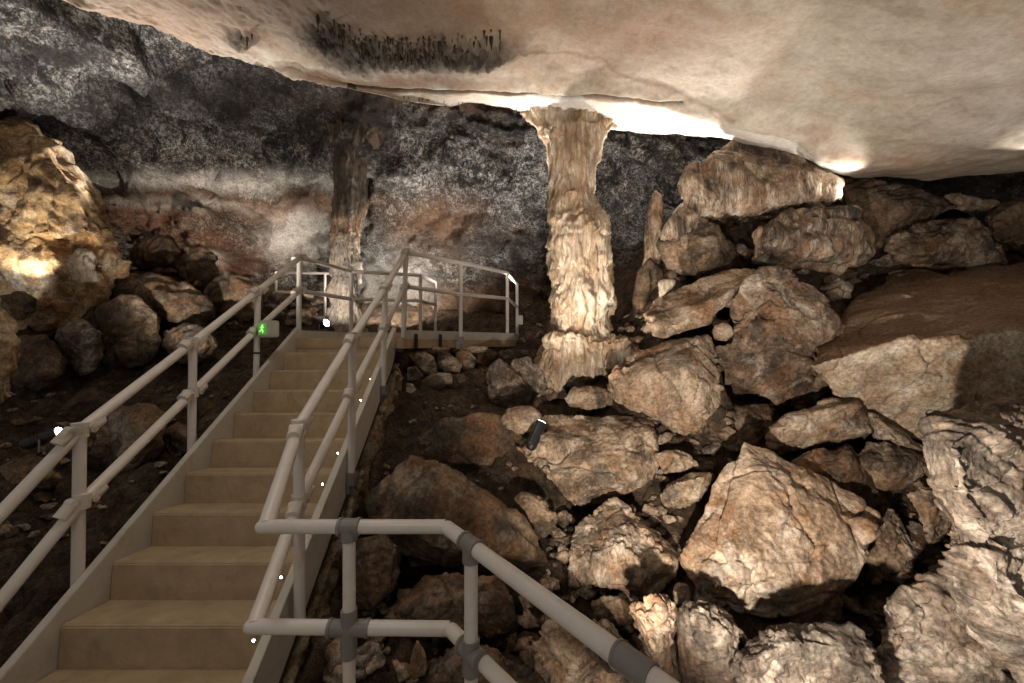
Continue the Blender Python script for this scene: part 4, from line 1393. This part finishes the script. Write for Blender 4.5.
def spot(name, p, aim, power, col, ang, blend=.5, size=.06):
    l = bpy.data.lights.new(name, 'SPOT')
    l.energy = power
    l.color = col
    l.spot_size = math.radians(ang)
    l.spot_blend = blend
    l.shadow_soft_size = size
    o = bpy.data.objects.new(name, l)
    C.objects.link(o)
    o.location = Vector(p)
    o.rotation_euler = (Vector(aim) - Vector(p)).to_track_quat('-Z', 'Y').to_euler()
    return o


WARM = (1.0, .80, .60)
NEUT = (1.0, .92, .82)
COOL = (.82, .91, 1.0)
p1 = P(541, 424, 3.72)
floodlight('spotlight', 'black tubular spotlight standing on the wide boulder below the column', p1, p1 + np.array([.13, .13, .24]), .23, .05, .06)
spot('spot_column', p1 + np.array([.06, -.03, .10]), P(606, 125, 5.2), 410, (1.0, .90, .78), 104, 1.0, .03)
p2_ = P(326, 323, 6.9)
floodlight('spotlight', 'small lit spotlight behind the head of the stairs at the foot of the dark column', p2_, p2_ + np.array([.3, -.1, .1]), .16, .07, .12)
spot('spot_back', P(392, 310, 8.2), P(398, 262, 9.8), 280, NEUT, 150, .6, .04)
spot('spot_dark_column', p2_ + np.array([.12, -.02, .12]), P(345, 262, 8.0), 60, NEUT, 110, .6, .04)
p3_ = P(58, 433, 3.3)
floodlight('spotlight', 'black spotlight behind the top rail near the nearest left post', p3_, p3_ + np.array([.3, .12, .13]), .2, .05, .12)
spot('spot_left', p3_ + np.array([.1, .04, .16]), P(290, 130, 7.6), 560, NEUT, 74, .7, .04)
spot('spot_flowstone', P(-8, 288, 4.85), P(50, 185, 5.6), 88, (1.0, .86, .66), 84, .3, .04)
spot('spot_flowstone_low', P(14, 268, 5.05), P(25, 280, 5.6), 9, COOL, 120, .8, .04)
spot('spot_red_rock', P(255, 264, 7.8), P(225, 228, 9.2), 170, (1.0, .84, .68), 120, .8, .04)
spot('spot_vault', P(500, 300, 7.0), P(450, 150, 7.6), 480, (1.0, .98, .96), 130, .8, .05)
spot('spot_lip', P(655, 208, 6.4), P(670, 125, 5.6), 260, NEUT, 160, .6, .05)
spot('spot_vault_right', P(636, 240, 6.5), P(662, 155, 7.8), 130, (1.0, .97, .93), 110, .9, .05)
spot('fill_lip_left', P(520, 215, 6.0), P(535, 105, 5.5), 170, NEUT, 80, .8, .05)  # added lamp without a fixture, extends the bright lip left of the column
spot('fill_lip_right', P(860, 193, 5.0), P(765, 135, 5.4), 34, NEUT, 120, .8, .05)  # added lamp without a fixture, brightens the lip where the hump shades it
spot('spot_boulders', (0.30, .70, .66), (1.9, 3.2, .85), 520, (1.0, .87, .73), 100, .7, .03)
spot('spot_ceiling', (3.2, 2.3, 1.6), (3.0, 3.9, 4.3), 135, (1.0, .93, .85), 128, .9, .2)
spot('spot_far_right', P(1050, 160, 4.2), P(1050, 130, 4.0), 24, NEUT, 110, .5, .04)
spot('fill_vault_left', P(160, 205, 6.1), P(70, 30, 4.8), 520, (1.0, .97, .93), 150, .9, .05)  # extra fill added behind the boulders to brighten the upper-left vault
spot('fill_walkway', (-1.3, -.6, 3.9), (-.6, 1.6, .7), 72, (1.0, .92, .84), 80, .9, .15)  # soft fill added behind the viewer to brighten the foreground rails
spot('spot_stairs', (-1.7, 2.6, 4.3), (-2.0, 3.2, .8), 82, (1.0, .90, .76), 110, .8, .2)

# exit sign box on the left handrail
ex = empty('exit_sign', P(267, 338, 4.2), 'small grey box with green lit running-man exit sign on the left handrail', 'sign')
c = P(268.5, 329, 4.2)
bm = bmesh.new()
obox(bm, c, (.085, -.03, 0), (.02, .055, 0), (0, 0, .088))
bmput('housing', bm, M['box'], ex, bevel=.012)
n_ = np.array([-.03, -.085, 0]) / .0901
u_ = np.array([.085, -.03, 0]) / .0901
fc = c + n_ * .0605 + u_ * -.012
bm = bmesh.new()
obox(bm, fc, u_ * .052, n_ * .004, (0, 0, .06))
bmput('lit_panel', bm, M['green'], ex, bevel=.002)
bm = bmesh.new()
up_ = np.array([0, 0, 1.0])


def stroke(a, b, w):
    tube(bm, fc + n_ * .005 + u_ * a[0] + up_ * a[1], fc + n_ * .005 + u_ * b[0] + up_ * b[1], w, 8)


ball(bm, fc + n_ * .005 + u_ * .008 + up_ * .036, .009)
stroke((.004, .024), (-.006, -.004), .007)
stroke((.004, .022), (.026, .012), .0045)
stroke((.004, .022), (-.022, .014), .0045)
stroke((-.006, -.004), (.014, -.016), .005)
stroke((.014, -.016), (.010, -.042), .005)
stroke((-.006, -.004), (-.018, -.022), .005)
stroke((-.018, -.022), (-.036, -.026), .005)
bmput('running_man_mark', bm, M['greenman'], ex, smooth=True)
bm = bmesh.new()
tube(bm, P(257, 352, 4.25), P(257, 354, 4.25), .035)
bmput('strap', bm, M['rubber'], ex, smooth=True)
# switch box at the end of the landing railing
sb = empty('switch_box', P(521, 325, 7.5), 'tiny pale switch box on the last post of the right landing railing', 'box')
bm = bmesh.new()
obox(bm, P(520.5, 320, 7.5), (.045, 0, 0), (0, .035, 0), (0, 0, .085))
bmput('housing', bm, M['box'], sb, bevel=.008)
bm = bmesh.new()
obox(bm, P(520.5, 319, 7.455), (.022, 0, 0), (0, .006, 0), (0, 0, .03))
bmput('rocker', bm, M['clamp'], sb, bevel=.003)
# cable by the big slab
# walkway the viewer stands on
bm = bmesh.new()
obox(bm, (-1.35, .35, -.09), (1.3, 0, 0), (0, 1.28, 0), (0, 0, .09))
o = bmput('floor_walkway', bm, M['concrete'], bevel=.008)
tag(o, 'concrete walkway at the foot of the stairs', 'walkway', kind='structure')

# ------------------------------------------------------------------ camera, world, view
cam = bpy.data.cameras.new('camera')
cam.lens = F / 1024 * 36
cam.sensor_width = 36
cam.clip_start = .02
co_ = bpy.data.objects.new('camera', cam)
C.objects.link(co_)
co_.location = (0, 0, EYE)
co_.rotation_euler = (math.pi / 2, 0, 0)
bpy.context.scene.camera = co_
w = bpy.data.worlds.new('world')
bpy.context.scene.world = w
w.use_nodes = True
w.node_tree.nodes['Background'].inputs[0].default_value = (1.0, .90, .80, 1)
w.node_tree.nodes['Background'].inputs[1].default_value = 0.21
sc_ = bpy.context.scene
sc_.view_settings.view_transform = 'Standard'
sc_.view_settings.look = 'None'
sc_.view_settings.exposure = 0.0
sc_.view_settings.gamma = 1
sc_.view_settings.use_curve_mapping = False
